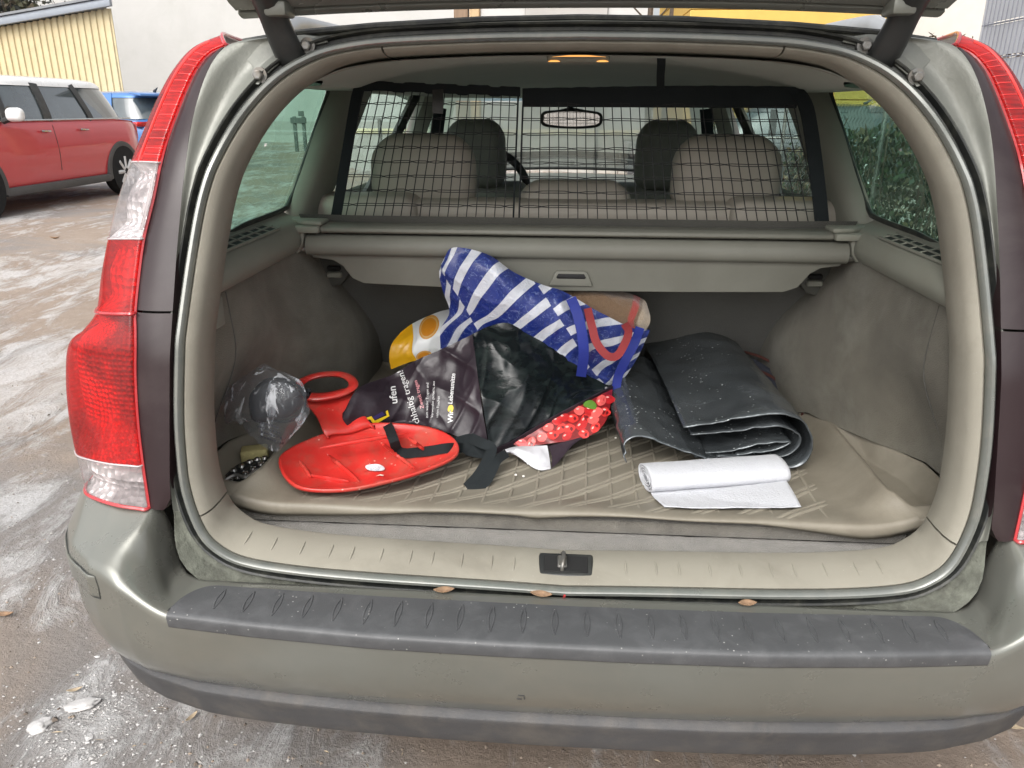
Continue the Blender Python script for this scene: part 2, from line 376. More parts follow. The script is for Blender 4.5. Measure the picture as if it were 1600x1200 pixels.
def trim(name, i0, i1, mat=m_beige):
    idx = np.arange(i0, i1+1) % NL
    G = np.stack([ring(PR[:, k, 0], PR[:, k, 1])[idx] for k in range(7)], 1)
    # tiny shrink at the cut ends so the joints read as gaps
    for e, f in ((0, 1), (-1, -2)): G[e] = G[e]+(G[f]-G[e])*.14
    V, F = grid(G); F += [[0, 1, 2, 3, 4, 5, 6], [len(V)-7+k for k in (6, 5, 4, 3, 2, 1, 0)]]
    o = mk(name, V, F, mat, CAR); return o
trim('pillar_trim', iR, iH); trim('pillar_trim', NL-iH, NL-iR); trim('header_trim', iH, NL-iH)
sill = trim('sill_trim', NL-iR, NL+iR)
# short moulded ribs across the sill
xs = [x for x in np.arange(-.545, .56, .0462) if abs(x) > .075]
rv = None
for x in xs:
    i = int(np.argmin(np.abs(half[:, 0]-abs(x))+(half[:, 1] > .62)*9)); i = i if x >= 0 else (NL-i) % NL
    pts = []
    for o_, d_ in ((-.0152, .016), (-.0178, .026), (-.0204, .038), (-.0226, .052)):
        p = ring(o_, d_)[i]; pts.append(p)
    V, F = tube(cr(pts, 6), [.0008, .0018, .0021, .0021, .0018, .0008], 6)
    mk('sill_rib', V, F, m_beige, sill)
# latch in the middle of the sill
lt = MB()
def sillp(x, t, h=0.0): return np.array([x, .157+.062*t, .5655+.018*t+h])
for (x0, x1, t0, t1, h) in ((-.046, .046, -.02, .80, .003),):
    G = crgrid([[sillp(x, t, h) for x in (x0, x0*.5, x1*.5, x1)] for t in np.linspace(t0, t1, 4)], 6, 8)
V, F = rbox((0, .1815, .5745), (.092, .052, .012), .006, 3, Matrix.Rotation(rad(16), 3, 'X')); lt.add(V, F)
latch = lt.build('latch_plate', m_black_pl, CAR)
V, F = rbox((0, .180, .5805), (.074, .036, .003), .0012, 1, Matrix.Rotation(rad(16), 3, 'X')); mk('latch_recess', V, F, M('latch_recess_black', (.006, .006, .006), .8), latch)
V, F = tube(cr([(-.006, .166, .578), (-.006, .166, .586), (-.004, .176, .592), (-.004, .192, .594), (-.006, .199, .589)], 14), .0035, 8); lb = MB().add(V, F)
V, F = rbox((-.006, .182, .5835), (.016, .026, .006), .002, 1, Matrix.Rotation(rad(16), 3, 'X')); lb.add(V, F)
lb.build('latch_striker', m_steel, latch)

# painted body frame round the opening
JT = [(.668, .650, .150, .672), (.715, .652, .155, .715), (.84, .645, .178, .842), (.92, .639, .192, .925), (1.0, .634, .215, 1.0), (1.08, .630, .242, 1.078), (1.174, .622, .277, 1.18),
      (1.24, .616, .312, 1.262), (1.30, .608, .347, 1.322), (1.35, .598, .378, 1.366)]
def half_arc(xz): d = np.abs(half-np.array(xz)).sum(1); return int(np.argmin(d))
def hz(z): i = int(np.argmin(np.abs(half[20:, 1]-z)))+20; return i
key = [(hz(z), (x, y, zz)) for z, x, y, zz in JT]
key += [(half_arc((.43, 1.382)), (.575, .412, 1.405)), (half_arc((.37, 1.396)), (.475, .437, 1.4115)), (half_arc((.30, 1.403)), (.34, .442, 1.4235)), (half_arc((.15, 1.409)), (.165, .444, 1.4325)), (150, (0, .444, 1.4355))]
ki = [k for k, _ in key]; kp = np.array([p for _, p in key])
i0 = ki[0]; JO = np.array([[np.interp(i, ki, kp[:, c]) for c in range(3)] for i in range(i0, 151)])
for _ in range(6): JO[1:-1] = .5*JO[1:-1]+.25*(JO[2:]+JO[:-2])
ri = ring(.0205, -.003)[i0:151]
G = []
for t in np.linspace(0, 1, 9):
    b = ri*(1-t)+JO*t; w_ = np.linalg.norm(JO-ri, axis=1)
    b[:, 1] += np.minimum(.03, .35*w_)*math.sin(math.pi*min(1, t*1.15))*(1 if t < .87 else .9)*.6
    G.append(b)
G = np.array(G).transpose(1, 0, 2)
full = np.concatenate([G, (G*[-1, 1, 1])[-2::-1]])
for i in range(len(full)):
    for j in range(1, 8): full[i, j, 1] += .0012*noise.noise(Vector(full[i, j]*30))
mk('body_opening_frame', *grid(full), m_paint_dirty, CAR, sharp=50)
# gutter under the seal, behind the bumper
gi = np.arange(NL-hz(.715), NL+hz(.715)+1) % NL
G = np.stack([ring(o, d)[gi] for o, d in ((.0205, -.003), (.024, .006), (.034, .004), (.042, -.012), (.05, -.02))], 1)
tp_ = sstep(.60, .69, LOOP[gi, 1])[:, None, None]; G[:, 3:] = G[:, 3:]*(1-tp_)+G[:, 2:3]*tp_
G[:, 2:, 1] -= .010*sstep(.66, .58, G[:, 2:, 2])
mk('sill_gutter', *grid(G), m_gutter, CAR, sharp=0)
# bolted hinge plates, bolts, hinge arms
for s in (-1, 1):
    pl = np.array([(.535, 1.362), (.560, 1.385), (.556, 1.402), (.52, 1.409), (.455, 1.4135), (.418, 1.4085), (.414, 1.401), (.437, 1.396), (.475, 1.3835), (.513, 1.348), (.522, 1.334), (.538, 1.338)])
    V, F = prism([(s*x, z) for x, z in pl], 1, 0, .006, .0015)
    V[:, 1] += Sy(V[:, 2])-.004
    hp = mk('hinge_plate', V, F, m_paint_dirty, CAR)
    for (x, z) in ((.447, 1.3955), (.521, 1.349)):
        b = MB(); y = Sy(z)
        b.add(*lathe([(.0005, -.004), (.0125, -.004), (.0125, .004)], (s*x, y-.004, z), 1, 16))
        b.add(*lathe([(.0005, -.016), (.0058, -.016), (.0078, -.0145), (.0078, -.004)], (s*x, y-.004, z), 1, 6))
        b.build('bolt', m_steel, hp)
    arm = cr([(s*.474, .430, 1.366), (s*.476, .405, 1.386), (s*.481, .388, 1.412), (s*.484, .366, 1.440), (s*.484, .325, 1.466), (s*.484, .26, 1.50), (s*.484, .18, 1.535)], 26)
    V, F = tube(arm, np.concatenate([np.linspace(.025, .0225, 8), np.linspace(.0225, .0215, 18)]), 12, sq=.7, up=(0, -1, .4))
    mk('hinge_arm', V, F, m_black_pl, CAR)
    V, F = rbox((s*.476, .426, 1.374), (.052, .02, .034), .005, 2, Matrix.Rotation(rad(-25), 3, 'X')); mk('hinge_boot', V, F, m_rubber_dk, CAR)
# rubber strip on the roof edge + roof skin
def roof_z(x, y):
    zc = np.interp(y, [.45, .8, 1.4, 2.1, 2.45], [1.4385, 1.449, 1.462, 1.452, 1.425]); ax = abs(x)
    return zc-np.interp(ax, [0, .165, .34, .475, .575, .64, .69], [0, .003, .012, .024, .040, .065, .12])
xsr = np.linspace(-.56, .56, 41)
V, F = tube([(x, .449+.012*(abs(x)/.5)**3*(-1), roof_z(x, .45)+.001) for x in xsr], .0062, 8, sq=.9); mk('roof_edge_rubber', V, F, m_rubber_dk, CAR)
G = np.array([[(x*(1-.04*sstep(1.2, 2.5, y)), y, roof_z(x, y)) for x in np.linspace(-.68, .68, 41)] for y in np.linspace(.452, 2.45, 24)])
mk('roof', *grid(G), m_paint, CAR)
for s in (-1, 1):
    pts = [(s*.575, .62, roof_z(.575, .62)-.004), (s*.575, .70, roof_z(.575, .7)+.034), (s*.572, .82, roof_z(.57, .82)+.048), (s*.565, 1.5, roof_z(.57, 1.5)+.05), (s*.55, 2.2, roof_z(.55, 2.2)+.046), (s*.545, 2.36, roof_z(.55, 2.36)-.002)]
    V, F = tube(cr(pts, 40), .0165, 10, sq=1.2, up=(0, 0, 1)); mk('roof_rail', V, F, M('roof_rail_grey', (.36, .37, .38), .42, .3), CAR)

# ---------------------------------------------------------------- tail lights (outline read on the left corner, mirrored for the right)
TL = [((230, 795), (130, 765)), ((220, 728), (114, 706)), ((212, 660), (104, 655)), ((208, 590), (99, 595)), ((208, 545), (103, 541)), ((208, 515), (126, 519)),
      ((208, 490), (149, 486)), ((214, 430), (157, 430)), ((222, 373), (168, 373)), ((236, 315), (182, 315)), ((249, 254), (204, 254)), ((262, 210), (221, 212)),
      ((285, 150), (247, 152)), ((305, 108), (273, 107)), ((328, 82), (304, 74)), ((354, 70), (352, 53))]
rows = []
for k, (a, b) in enumerate(TL):
    I = atS(*a, -.012); O = atS(*b, .045); up = sstep(6, 12, k)
    d = O-I; nrm = np.array([0, -1., .15])
    r = [I+[.001, .028, 0], I, I+d*.10+nrm*.007, I+d*.36+nrm*(.017*(1-up)+.012*up), I+d*.68+nrm*(.017*(1-up)+.014*up), I+d*.92+nrm*.006, O+[-.008, .03, 0], O+[-.014, .09, -.002], O+[-.016, .18, -.004]]
    rows.append(r)
rows = np.array(rows)
# crease between the rear and the side face of the upper lamp
FINE = crgrid(rows, 16*8-7, 33)
def lamp(s):
    t = bpy.data.objects.new('tail_light', None); COL.objects.link(t); t.parent = CAR; ORG[t.name] = ORG[CAR.name]; t.empty_display_size = .1
    SG = FINE if s < 0 else FINE*[-1, 1, 1]
    def seg(name, r0, r1, cover, refl, dep=.030):
        a, b = int(r0*8), int(r1*8); G = SG[a:b+1].copy(); lens = mk(name, *grid(G, flip=(s < 0)), cover, t, sharp=0)
        inn = np.array([-s*.10, 1.0, 0]); inn /= np.linalg.norm(inn); m_, n_ = G.shape[:2]
        u = np.linspace(0, 1, m_)[:, None]; v = np.linspace(0, 1, n_)[None]
        bowl = np.minimum(1, 6*np.minimum(u, 1-u))*np.ones_like(v)
        R2 = G[:, 4:30]+inn*(.004+dep*bowl[:, 4:30, None]*(1+.25*np.sin(u*9)[..., None])); mk('lamp_reflector', *grid(R2, flip=(s < 0)), refl, lens, sharp=0)
    seg('reverse_lens', 0, 1.0, m_cov_clear, m_refl3, .02); seg('brake_lens', 1.0, 6, m_cov_red, m_refl, .03); seg('tail_lens', 6, 8.0, m_cov_red, m_refl3, .025)
    seg('indicator_lens', 8.0, 10, m_cov_clear, m_refl3, .03); seg('upper_lens', 10, 15, m_cov_red, m_refl2, .014)
    rim = MB()
    for c, rr in ((3, .0030),): rim.add(*tube(SG[:, c]-[0, .0005, 0], rr, 6))
    for r in (0, 6, 15): rim.add(*tube(SG[int(r*8), 3:30]-[0, .0008, 0], .0032, 6))
    rim.build('lens_rim', m_lens_edge, t)
    m_cr = bpy.data.materials.get('clear_lens_rib') or M('clear_lens_rib', (.45, .40, .40), .2, 0, .5, coat=.5)
    for r in (1, 8, 10): mk('clear_rib', *tube(SG[int(r*8), 3:28]-[0, .0008, 0], .0016, 6), m_cr, t)
    # vertical flutes inside the clear lens and the slim stripes of the upper lens
    for c in (5, 6, 7): mk('clear_rib', *tube(SG[66:79, c]-[0, .0012, 0], .0011, 5), m_cr, t)
    st = MB()
    for r in np.arange(82, 112, 2.6):
        r = int(r); st.add(*tube(SG[r, 4:14]-[0, .0003, 0], .0008, 5))
    st.add(*tube(SG[80:117, 14]-[0, .001, 0], .0022, 6))
    st.build('red_rib', M('red_lens_rib', (.85, .05, .045), .2, 0, .5, coat=.6), t)
    return t
lamp(-1); lamp(1)
# black pillar panels between lamp and body opening, split by a seam
inner = FINE[:, 4]                                                # lamp inner edge (left)
iz = inner[:, 2]
def jamb_edge(z):                                                 # left
    J = np.array([(-p[0], p[1], p[2]) for p in kp[:11]]); return np.array([np.interp(z, J[:, 2], J[:, c]) for c in range(3)])
def panel(s, z0, z1, name, n=24):
    G = []
    for z in np.linspace(z0, z1, n):
        k = np.interp(z, iz, np.arange(len(iz))); a = np.array([np.interp(k, np.arange(len(iz)), inner[:, c]) for c in range(3)])+[0, .006, 0]
        b = jamb_edge(z)
        if z < .70: b = b+np.array([-.016*sstep(.70, .664, z), 0, 0])
        row = [a+[-.004, .02, 0]]
        for t in np.linspace(0, 1, 7):
            p = a*(1-t)+b*t; p[1] += -.004*math.sin(math.pi*t); row.append(p)
        row.append(b+[.002, .02, 0]); G.append(row)
    G = np.array(G)
    if s > 0: G = G*[-1, 1, 1]
    return mk(name, *grid(G, flip=(s > 0)), m_black_panel, CAR, sharp=60)
for s in (-1, 1):
    panel(s, .664, .991, 'lower_pillar_panel'); panel(s, .9945, 1.392, 'upper_pillar_panel')

# ---------------------------------------------------------------- bumper
# stations across (x); each a profile from the gutter over the top, down the rear face to the bottom
def rear_y(a): return np.interp(a, [0, .1, .29, .47, .61, .70, .76, .82, .87, .905, .925], [-.010, -.010, -.006, .006, .020, .040, .068, .115, .185, .30, .45])
def bump_rows(x):
    a = abs(x); yr = rear_y(a)
    yi = np.interp(a, [0, .60, .635, .665, .72, .76, .80, .84, .88, .925], [.112, .118, .135, .168, .172, .178, .195, .225, .30, .50]); yi = max(yi, yr+.03)
    rows_ = []
    for s_ in np.linspace(1, 0, 16):
        y = yr+(yi-yr)*s_
        k = np.interp(s_, [0, .35, .6, 1], [0, .35, .85, 1])
        c, w_ = .672-.002*k, .062*(1-k)+.013*k+.004
        bl_ = sstep(c-w_, c+w_, a)
        hi = .612+.070*s_-.008*sstep(.80, .92, a); lo = .5615
        rows_.append((y, lo*(1-bl_)+hi*bl_))
    zt = rows_[-1][1]; yb = yr+.052+.02*sstep(.5, .9, a)
    R2 = [(yi+.012, rows_[0][1]-.022)]+rows_[:-1]+[(yr+.004, zt-.0015), (yr, zt-.007), (yr+.0005, zt-.018)]
    zf = np.linspace(zt-.03, .50, 5)
    R2 += [(yr+.0012+.005*t, z) for t, z in zip(np.linspace(0, 1, 5), zf)]+[(yr+.011, .478), (yr+.017, .455), (yr+.025, .434), (yr+.036, .415), (yr+.046, .400), (yb, .392)]
    return [(x, y, z) for y, z in R2]
stn = np.concatenate([np.linspace(0, .56, 15)[:-1], np.linspace(.56, .78, 56)[:-1], np.linspace(.78, .925, 18)])
stn = np.concatenate([-stn[::-1][:-1], stn])
B = np.array([bump_rows(x) for x in stn]); NB = B.shape[1]
B[1:-1] = .5*B[1:-1]+.25*(B[2:]+B[:-2])
bumper = mk('bumper', *grid(B, flip=False), m_paint, CAR, sharp=70)
# black lower valance
def val_rows(x):
    a = abs(x); yr = np.interp(a, [0, .1, .29, .47, .61, .70, .76, .82, .87, .905, .925], [-.010, -.010, -.006, .006, .020, .042, .068, .115, .185, .30, .45])
    yb = yr+.052+.02*sstep(.5, .9, a)
    P_ = [(yb+.03, .400), (yb+.002, .394), (yb-.010, .386), (yb-.012, .379), (yb-.002, .352), (yb+.008, .325), (yb+.02, .308), (yb+.06, .300), (yb+.2, .305)]
    return [(x, y, z) for y, z in P_]
B2 = np.array([crp(np.array(val_rows(x)), 33) for x in stn])
for _ in range(2): B2[1:-1] = .5*B2[1:-1]+.25*(B2[2:]+B2[:-2])
mk('valance', *grid(B2), m_valance, CAR, sharp=55)
# step pad on top of the bumper
def pad_front(x): return np.interp(abs(x), [0, .1, .29, .47, .61], [-.014, -.014, -.010, .003, .018])
def pad_rear(x): return np.interp(abs(x), [0, .1, .3, .5, .6], [.082, .083, .086, .094, .098])
px_ = np.concatenate([-.56-.052*np.sin(np.linspace(math.pi/2, 0, 16)), np.linspace(-.55, .55, 61), .56+.052*np.sin(np.linspace(0, math.pi/2, 16))])
G = []
for x in px_:
    a = abs(x); e = np.clip((a-.560)/.052, 0, 1)
    f, r = pad_front(x), pad_rear(x); r2 = r-(r-f-.012)*(1-math.sqrt(max(0, 1-e**2.2)))
    h = .568
    row = [(x, r2+.003, h-.010), (x, r2, h-.001), (x, r2-.006, h), (x, r2*.5+f*.5, h+.0015), (x, f+.012, h), (x, f+.003, h-.002), (x, f-.001, h-.007), (x, f+.0005, h-.022), (x, f+.004, h-.028), (x, f+.02, h-.03)]
    G.append(crp(np.array(row), 28))
V, F = grid(np.array(G)); n_ = 28
F += [list(range(n_)), [len(V)-n_+k for k in range(n_)][::-1]]
pad = mk('bumper_pad', V, F, m_pad, CAR, sharp=50)
# spindle shaped grip marks, raised lips
for x in np.linspace(-.545, .56, 24):
    xc = x; fy, ry = pad_front(xc), pad_rear(xc); y0, y1 = fy+.022, ry-.012; lean = xc*.02
    m_ = MB()
    ts = np.linspace(0, 1, 11)
    for sd_ in (-1, 1):
        P_ = [(xc+sd_*.0042*math.sin(math.pi*t)+lean*(t-.5)*.2, y0+(y1-y0)*t, .5686+.0006*math.sin(math.pi*t)) for t in ts]
        m_.add(*tube(P_, .0016, 6))
    m_.build('grip_mark', m_pad, pad)
# side mouldings at the bumper corners, and the small dark scuff at the middle
for s in (-1, 1):
    sel = [i for i in range(len(stn)) if stn[i]*s > .742]
    if s < 0: sel = sel[::-1]
    G = []; edge_t = []; edge_b = []
    for n_, i in enumerate(sel):
        col = B[i][16:]; zz = np.linspace(.600, .556, 10); yy = np.interp(-zz, -col[:, 2], col[:, 1]); q = min(1, n_/3)
        nx = np.array([s*.0035, -.0035, 0])*q; base = [np.array([stn[i], y, z]) for y, z in zip(yy, zz)]
        G.append([base[0]-nx*.5]+[p_+nx*(.4 if k in (0, 9) else 1) for k, p_ in enumerate(base)]+[base[-1]-nx*.5]); edge_t.append(base[0]+nx*.3); edge_b.append(base[-1]+nx*.3)
    smd = mk('side_moulding', *grid(np.array(G), flip=(s > 0)), m_paint, CAR, sharp=0)
    V, F = tube(np.array(edge_t[::-1]+[edge_t[0]*.5+edge_b[0]*.5+np.array([-s*.002, -.001, 0])]+edge_b), .0013, 5); mk('moulding_gap', V, F, m_rubber_dk, smd)
sc = MB()
for (dx, dz, L_, a_) in ((-.004, .006, .005, .3), (.004, .007, .004, -.6), (.001, .001, .010, .1), (.006, -.004, .005, 1.4), (-.002, -.006, .008, .05)):
    p = atY(813, 1070, -.004); c_, s_ = math.cos(a_), math.sin(a_)
    yk = np.interp(-.455, -B[len(stn)//2][16:, 2], B[len(stn)//2][16:, 1])-.0006
    V, F = rbox((p[0]+dx, yk, .456+dz), (L_, .001, .0022), .0004, 1, Matrix.Rotation(a_, 3, 'Y')); sc.add(V, F)
sc.build('scuff_mark', M('scuff_black', (.03, .03, .03), .7), bumper)
# exhaust box end under the valance
V, F = tube(cr([(-.66, .24, .262), (-.66, .30, .262), (-.66, .6, .275), (-.64, .9, .28)], 12), .034, 14); mk('exhaust_pipe', V, F, m_steel, CAR)
V, F = rbox((-.1, .62, .30), (1.1, .6, .10), .05, 3); mk('underfloor', V, F, M('underfloor_black', (.02, .02, .02), .9), CAR)

# ---------------------------------------------------------------- outer sides, doors' glass, wheels (seen through the glass and from aside)
for s in (-1, 1):
    zs = [.26, .40, .60, .76, .86, .95, 1.035]; xw = [.80, .86, .880, .872, .845, .80, .765]
    G = []
    ys = np.concatenate([np.linspace(.36, .66, 8), np.linspace(.70, 1.46, 20), np.linspace(1.5, 4.3, 24)])
    for y in ys:
        tp = np.interp(y, [.3, .45, 1.2, 3.4, 4.3], [-.03, 0, 0, -.02, -.20])
        row = []
        for z, x in zip(zs, xw):
            r = math.hypot(y-1.08, z-.31)
            zz = z
            if abs(y-1.08) < .36: zz = max(z, .31+math.sqrt(max(0, .36**2-(y-1.08)**2)))
            row.append((s*(x+tp), y, zz))
        G.append(row)
    mk('body_side', *grid(np.array(G), flip=(s < 0)), m_paint, CAR)
    wl = MB(); wl.add(*lathe([(.19, -.10), (.30, -.10), (.315, -.07), (.315, .07), (.30, .10), (.19, .10)], (s*.77, 1.08, .315), 0, 32))
    tyre = wl.build('tyre', m_rubber_dk, CAR)
    wl = MB(); wl.add(*lathe([(.0, .085), (.05, .09), (.06, .06), (.17, .07), (.195, .095), (.2, .0)], (s*.77, 1.08, .315), 0, 32)); wl.build('wheel_rim', m_steel, tyre)

# ---------------------------------------------------------------- cargo bay
# load floor, carpeted front edge
V, F = rbox((0, .752, .5885), (1.20, .92, .027), .006, 2); mk('load_floor', V, F, m_carpet_gr, CAR)
G = [[(x, y, z+.002*noise.noise(Vector((x*20, y*20, 0)))) for x in np.linspace(-.615, .615, 60)] for y, z in ((.205, .572), (.232, .574), (.262, .573), (.30, .572))]
mk('sill_carpet', *grid(np.array(G)), m_carpet_gr, CAR, sharp=0)
# side walls: carpet with the wheel arch bulge below, smooth plastic ledge above
def zend(y): return np.interp(y, [.26, .36, .54, .74, .80], [.668, .668, .664, .650, .625])
def basin_x(y): return np.interp(y, [.25, .36, .45, .54, .64, .74], [.668, .682, .680, .634, .612, .600])
def wall_x(y, z):
    b = np.interp(z, [.60, .72, .76, .82, .88, .95, 1.0], [.082, .086, .082, .064, .036, .010, 0.0])
    k = sstep(.44, .92, y)*(1-.25*sstep(1.05, 1.3, y))
    fl_ = max(0.0, basin_x(y)-.606)*float(sstep(.90, .68, z))*float(y < .74)
    return np.interp(y, [.28, .5, .9, 1.2], [.622, .614, .606, .60])+fl_-b*k-.006*math.sin(min(1, max(0, (1.0-z)/.4))*math.pi)
for s in (-1, 1):
    ys = np.linspace(.27, 1.24, 70); zs = np.linspace(.615, .998, 40)
    G = np.array([[(s*(wall_x(y, z)+.002*fbm((y, z, s), 9)), y, z) for z in np.linspace(zend(y)-.002 if y < .84 else .615, .998, 40)] for y in ys])
    scp = mk('side_carpet', *grid(G, flip=(s > 0)), m_carpet, CAR, sharp=0)
    if s < 0:
        V, F = rbox((-.612, .322, .965), (.010, .034, .052), .004, 2); mk('carpet_flap', V, F, m_beige_in, scp)
    V, F = tube([(s*(wall_x(y, .70+.29*(k_/19))-.0005), y, .70+.29*(k_/19)) for k_, y in enumerate(np.linspace(.395, .375, 20))], .0012, 5); mk('carpet_seam', V, F, m_carpet_dk, scp)
    # plastic ledge: seam -> bulge -> ledge with the vent -> window foot
    G = []
    for y in np.linspace(.27, .80, 30):
        e = sstep(.70, .80, y)
        prof = [(.622, .994), (.604, .999), (.592, 1.018), (.594, 1.040), (.604, 1.056), (.617, 1.0635), (.640, 1.069), (.655, 1.078)]
        G.append([(s*(x+.012*e*(z < 1.05)), y, z) for x, z in [tuple(q) for q in crp(np.array(prof), 22)]])
    led = mk('side_ledge', *grid(np.array(G), flip=(s > 0)), m_beige_in, CAR, sharp=50)
    # front end of the ledge, stepping down to the cover's socket
    G = []
    for y in np.linspace(.80, 1.14, 10):
        prof = [(.640, .96), (.618, .99), (.612, 1.02), (.616, 1.046), (.640, 1.060), (.66, 1.075)]
        G.append([(s*x, y, z) for x, z in prof])
    mk('front_ledge', *grid(np.array(G), flip=(s > 0)), m_beige_in, CAR, sharp=50)
    # vent: dark slot field with pale bars
    V, F = rbox((s*.6225, .475, 1.0650), (.030, .33, .004), .001, 1, Matrix.Rotation(s*rad(-13), 3, 'Y')); vent = mk('vent', V, F, M('vent_slot_dark', (.006, .007, .007), .7), CAR)
    vb = MB()
    for y in np.arange(.335, .64, .042):
        V, F = rbox((s*.6225, y, 1.0668), (.032, .005, .004), .0008, 1, Matrix.Rotation(s*rad(-13), 3, 'Y')); mk('vent_bar', V, F, m_beige_in, vent)
    for dx in (-.0165, 0, .0165):
        V, F = rbox((s*(.6225+dx), .475, 1.0668+dx*.23), (.004, .335, .005), .0008, 1); mk('vent_bar', V, F, m_beige_in, vent)
    # quarter window, black rubber edge, glass
    def qx(z): return .655-.20*(z-1.08)
    out = cr([(.33, 1.078), (.60, 1.079), (.80, 1.082), (.842, 1.098), (.905, 1.17), (1.0, 1.28), (1.045, 1.335), (1.02, 1.352), (.80, 1.362), (.55, 1.364), (.44, 1.36), (.38, 1.25)], 90, True)
    cen = out.mean(0)
    G = np.array([[(s*(qx(z)+.004), y, z) for y, z in cen+(out-cen)*t] for t in (1.0, .7, .35, .02)])
    mk('quarter_window', *grid(G.transpose(1, 0, 2), cu=True, flip=(s < 0)), m_glass_q, CAR)
    V, F = tube([(s*(qx(z)-.002), y, z) for y, z in out], .0055, 6, closed=True); mk('window_rubber', V, F, m_rubber_dk, CAR)
    # pillar between quarter window and rear door, leaning forward
    G = []
    for z in np.linspace(1.03, 1.40, 16):
        yr_ = .842+(z-1.09)*.86; ix = .64-.26*(z-1.05)
        prof = [(ix+.03, yr_-.012), (ix+.004, yr_-.004), (ix-.018, yr_+.02), (ix-.030, yr_+.07), (ix-.033, yr_+.13), (ix-.022, yr_+.185), (ix+.01, yr_+.205), (ix+.06, yr_+.21)]
        G.append(crp(np.array([(s*x, y, z) for x, y in prof]), 22))
    mk('rear_pillar_trim', *grid(np.array(G), flip=(s < 0)), m_beige_in, CAR, sharp=0)
    # rear door glass, black frame of the door, middle pillar, front door glass
    def dx_(z): return .67-.33*(z-1.0)
    G = np.array([[(s*dx_(z), y+(z-1.0)*.55, z) for z in np.linspace(1.0, 1.39, 5)] for y in np.linspace(.95, 1.86, 6)])
    mk('rear_door_glass', *grid(G, flip=(s < 0)), m_glass_d, CAR)
    G = np.array([[(s*dx_(z), y+(z-1.0)*(.15+.9*sstep(2.0, 3.1, y)*-1), z) for z in np.linspace(.98, 1.39, 5)] for y in np.linspace(2.08, 3.1, 6)])
    mk('front_door_glass', *grid(G, flip=(s < 0)), m_glass_d, CAR)
    V, F = ribbon(cr([(s*.655, 1.40, .985), (s*.638, 1.46, 1.03), (s*.60, 1.56, 1.12), (s*.565, 1.66, 1.22), (s*.525, 1.76, 1.325), (s*.51, 1.80, 1.37)], 18), .062, (0.35*s, 1, .0), .022); mk('door_frame_seal', V, F, m_rubber_dk, CAR)
    V, F = ribbon(cr([(s*.64, 1.97, .85), (s*.615, 1.98, 1.05), (s*.555, 2.00, 1.24), (s*.50, 2.02, 1.37)], 14), .10, (.45*s, 1, 0), .05); mk('middle_pillar', V, F, m_beige_in, CAR)
    V, F = ribbon(cr([(s*.52, 1.93, .95), (s*.50, 1.93, 1.10), (s*.478, 1.94, 1.22), (s*.466, 1.95, 1.30)], 10), .045, (1, .3, 0), .004); mk('front_seat_belt', V, F, m_web, CAR)
    V, F = ribbon(cr([(s*.74, 3.35, .95), (s*.64, 2.95, 1.14), (s*.53, 2.52, 1.34), (s*.5, 2.44, 1.38)], 12), .085, (1, .2*s, 0), .05); mk('windscreen_pillar', V, F, m_beige_in, CAR)
    for y0_, y1_ in ((1.25, 2.0), (2.06, 3.3)):
        V, F = rbox((s*.70, (y0_+y1_)/2, .78), (.05, y1_-y0_, .43), .02, 2); mk('door_trim', V, F, m_beige_in, CAR)
# brackets beside the seat back
for s in (-1, 1):
    V, F = prism([(s*.60, .985), (s*.508, .985), (s*.503, .965), (s*.535, .915), (s*.548, .898), (s*.60, .885)], 1, .86, .90, .004); br = mk('cover_bracket', V, F, M('bracket_plastic', (.055, .056, .048), .6), CAR)
    V, F = rbox((s*.563, .857, .938), (.032, .012, .012), .003, 1); mk('bracket_slot', V, F, M('slot_black', (.006, .006, .006), .8), br)
    V, F = rbox((s*.563, .856, .922), (.036, .012, .014), .003, 1); mk('bracket_tongue', V, F, m_beige_in, br)
# headliner
_h = ring(-.0155, 0)[:151]; _s = (_h[:, 2] > 1.15); HLX = _h[_s][::-1, 0]; HLZ = _h[150, 2]-_h[_s][::-1, 2]
def lin_z(x, y):
    base = np.interp(y, [.47, .56, .75, 1.0, 1.6, 2.2, 2.45], [1.3845, 1.392, 1.395, 1.398, 1.40, 1.375, 1.335])
    d1 = .075*abs(x/.55)**3.2+.010*(x/.55)**2; d0 = min(.085, np.interp(abs(x), HLX, HLZ))
    t = float(sstep(.52, .80, y)); return max(base-(d0*(1-t)+d1*t), 1.338)
G = np.array([[(x*hw_, y, lin_z(x*hw_, y)) for x in np.linspace(-1, 1, 49) for hw_ in (.455+.145*float(sstep(.50, .80, y)),)] for y in np.concatenate([np.linspace(.47, 1.0, 22), np.linspace(1.05, 2.45, 20)])])
mk('headliner', *grid(G), m_liner, CAR, sharp=0)
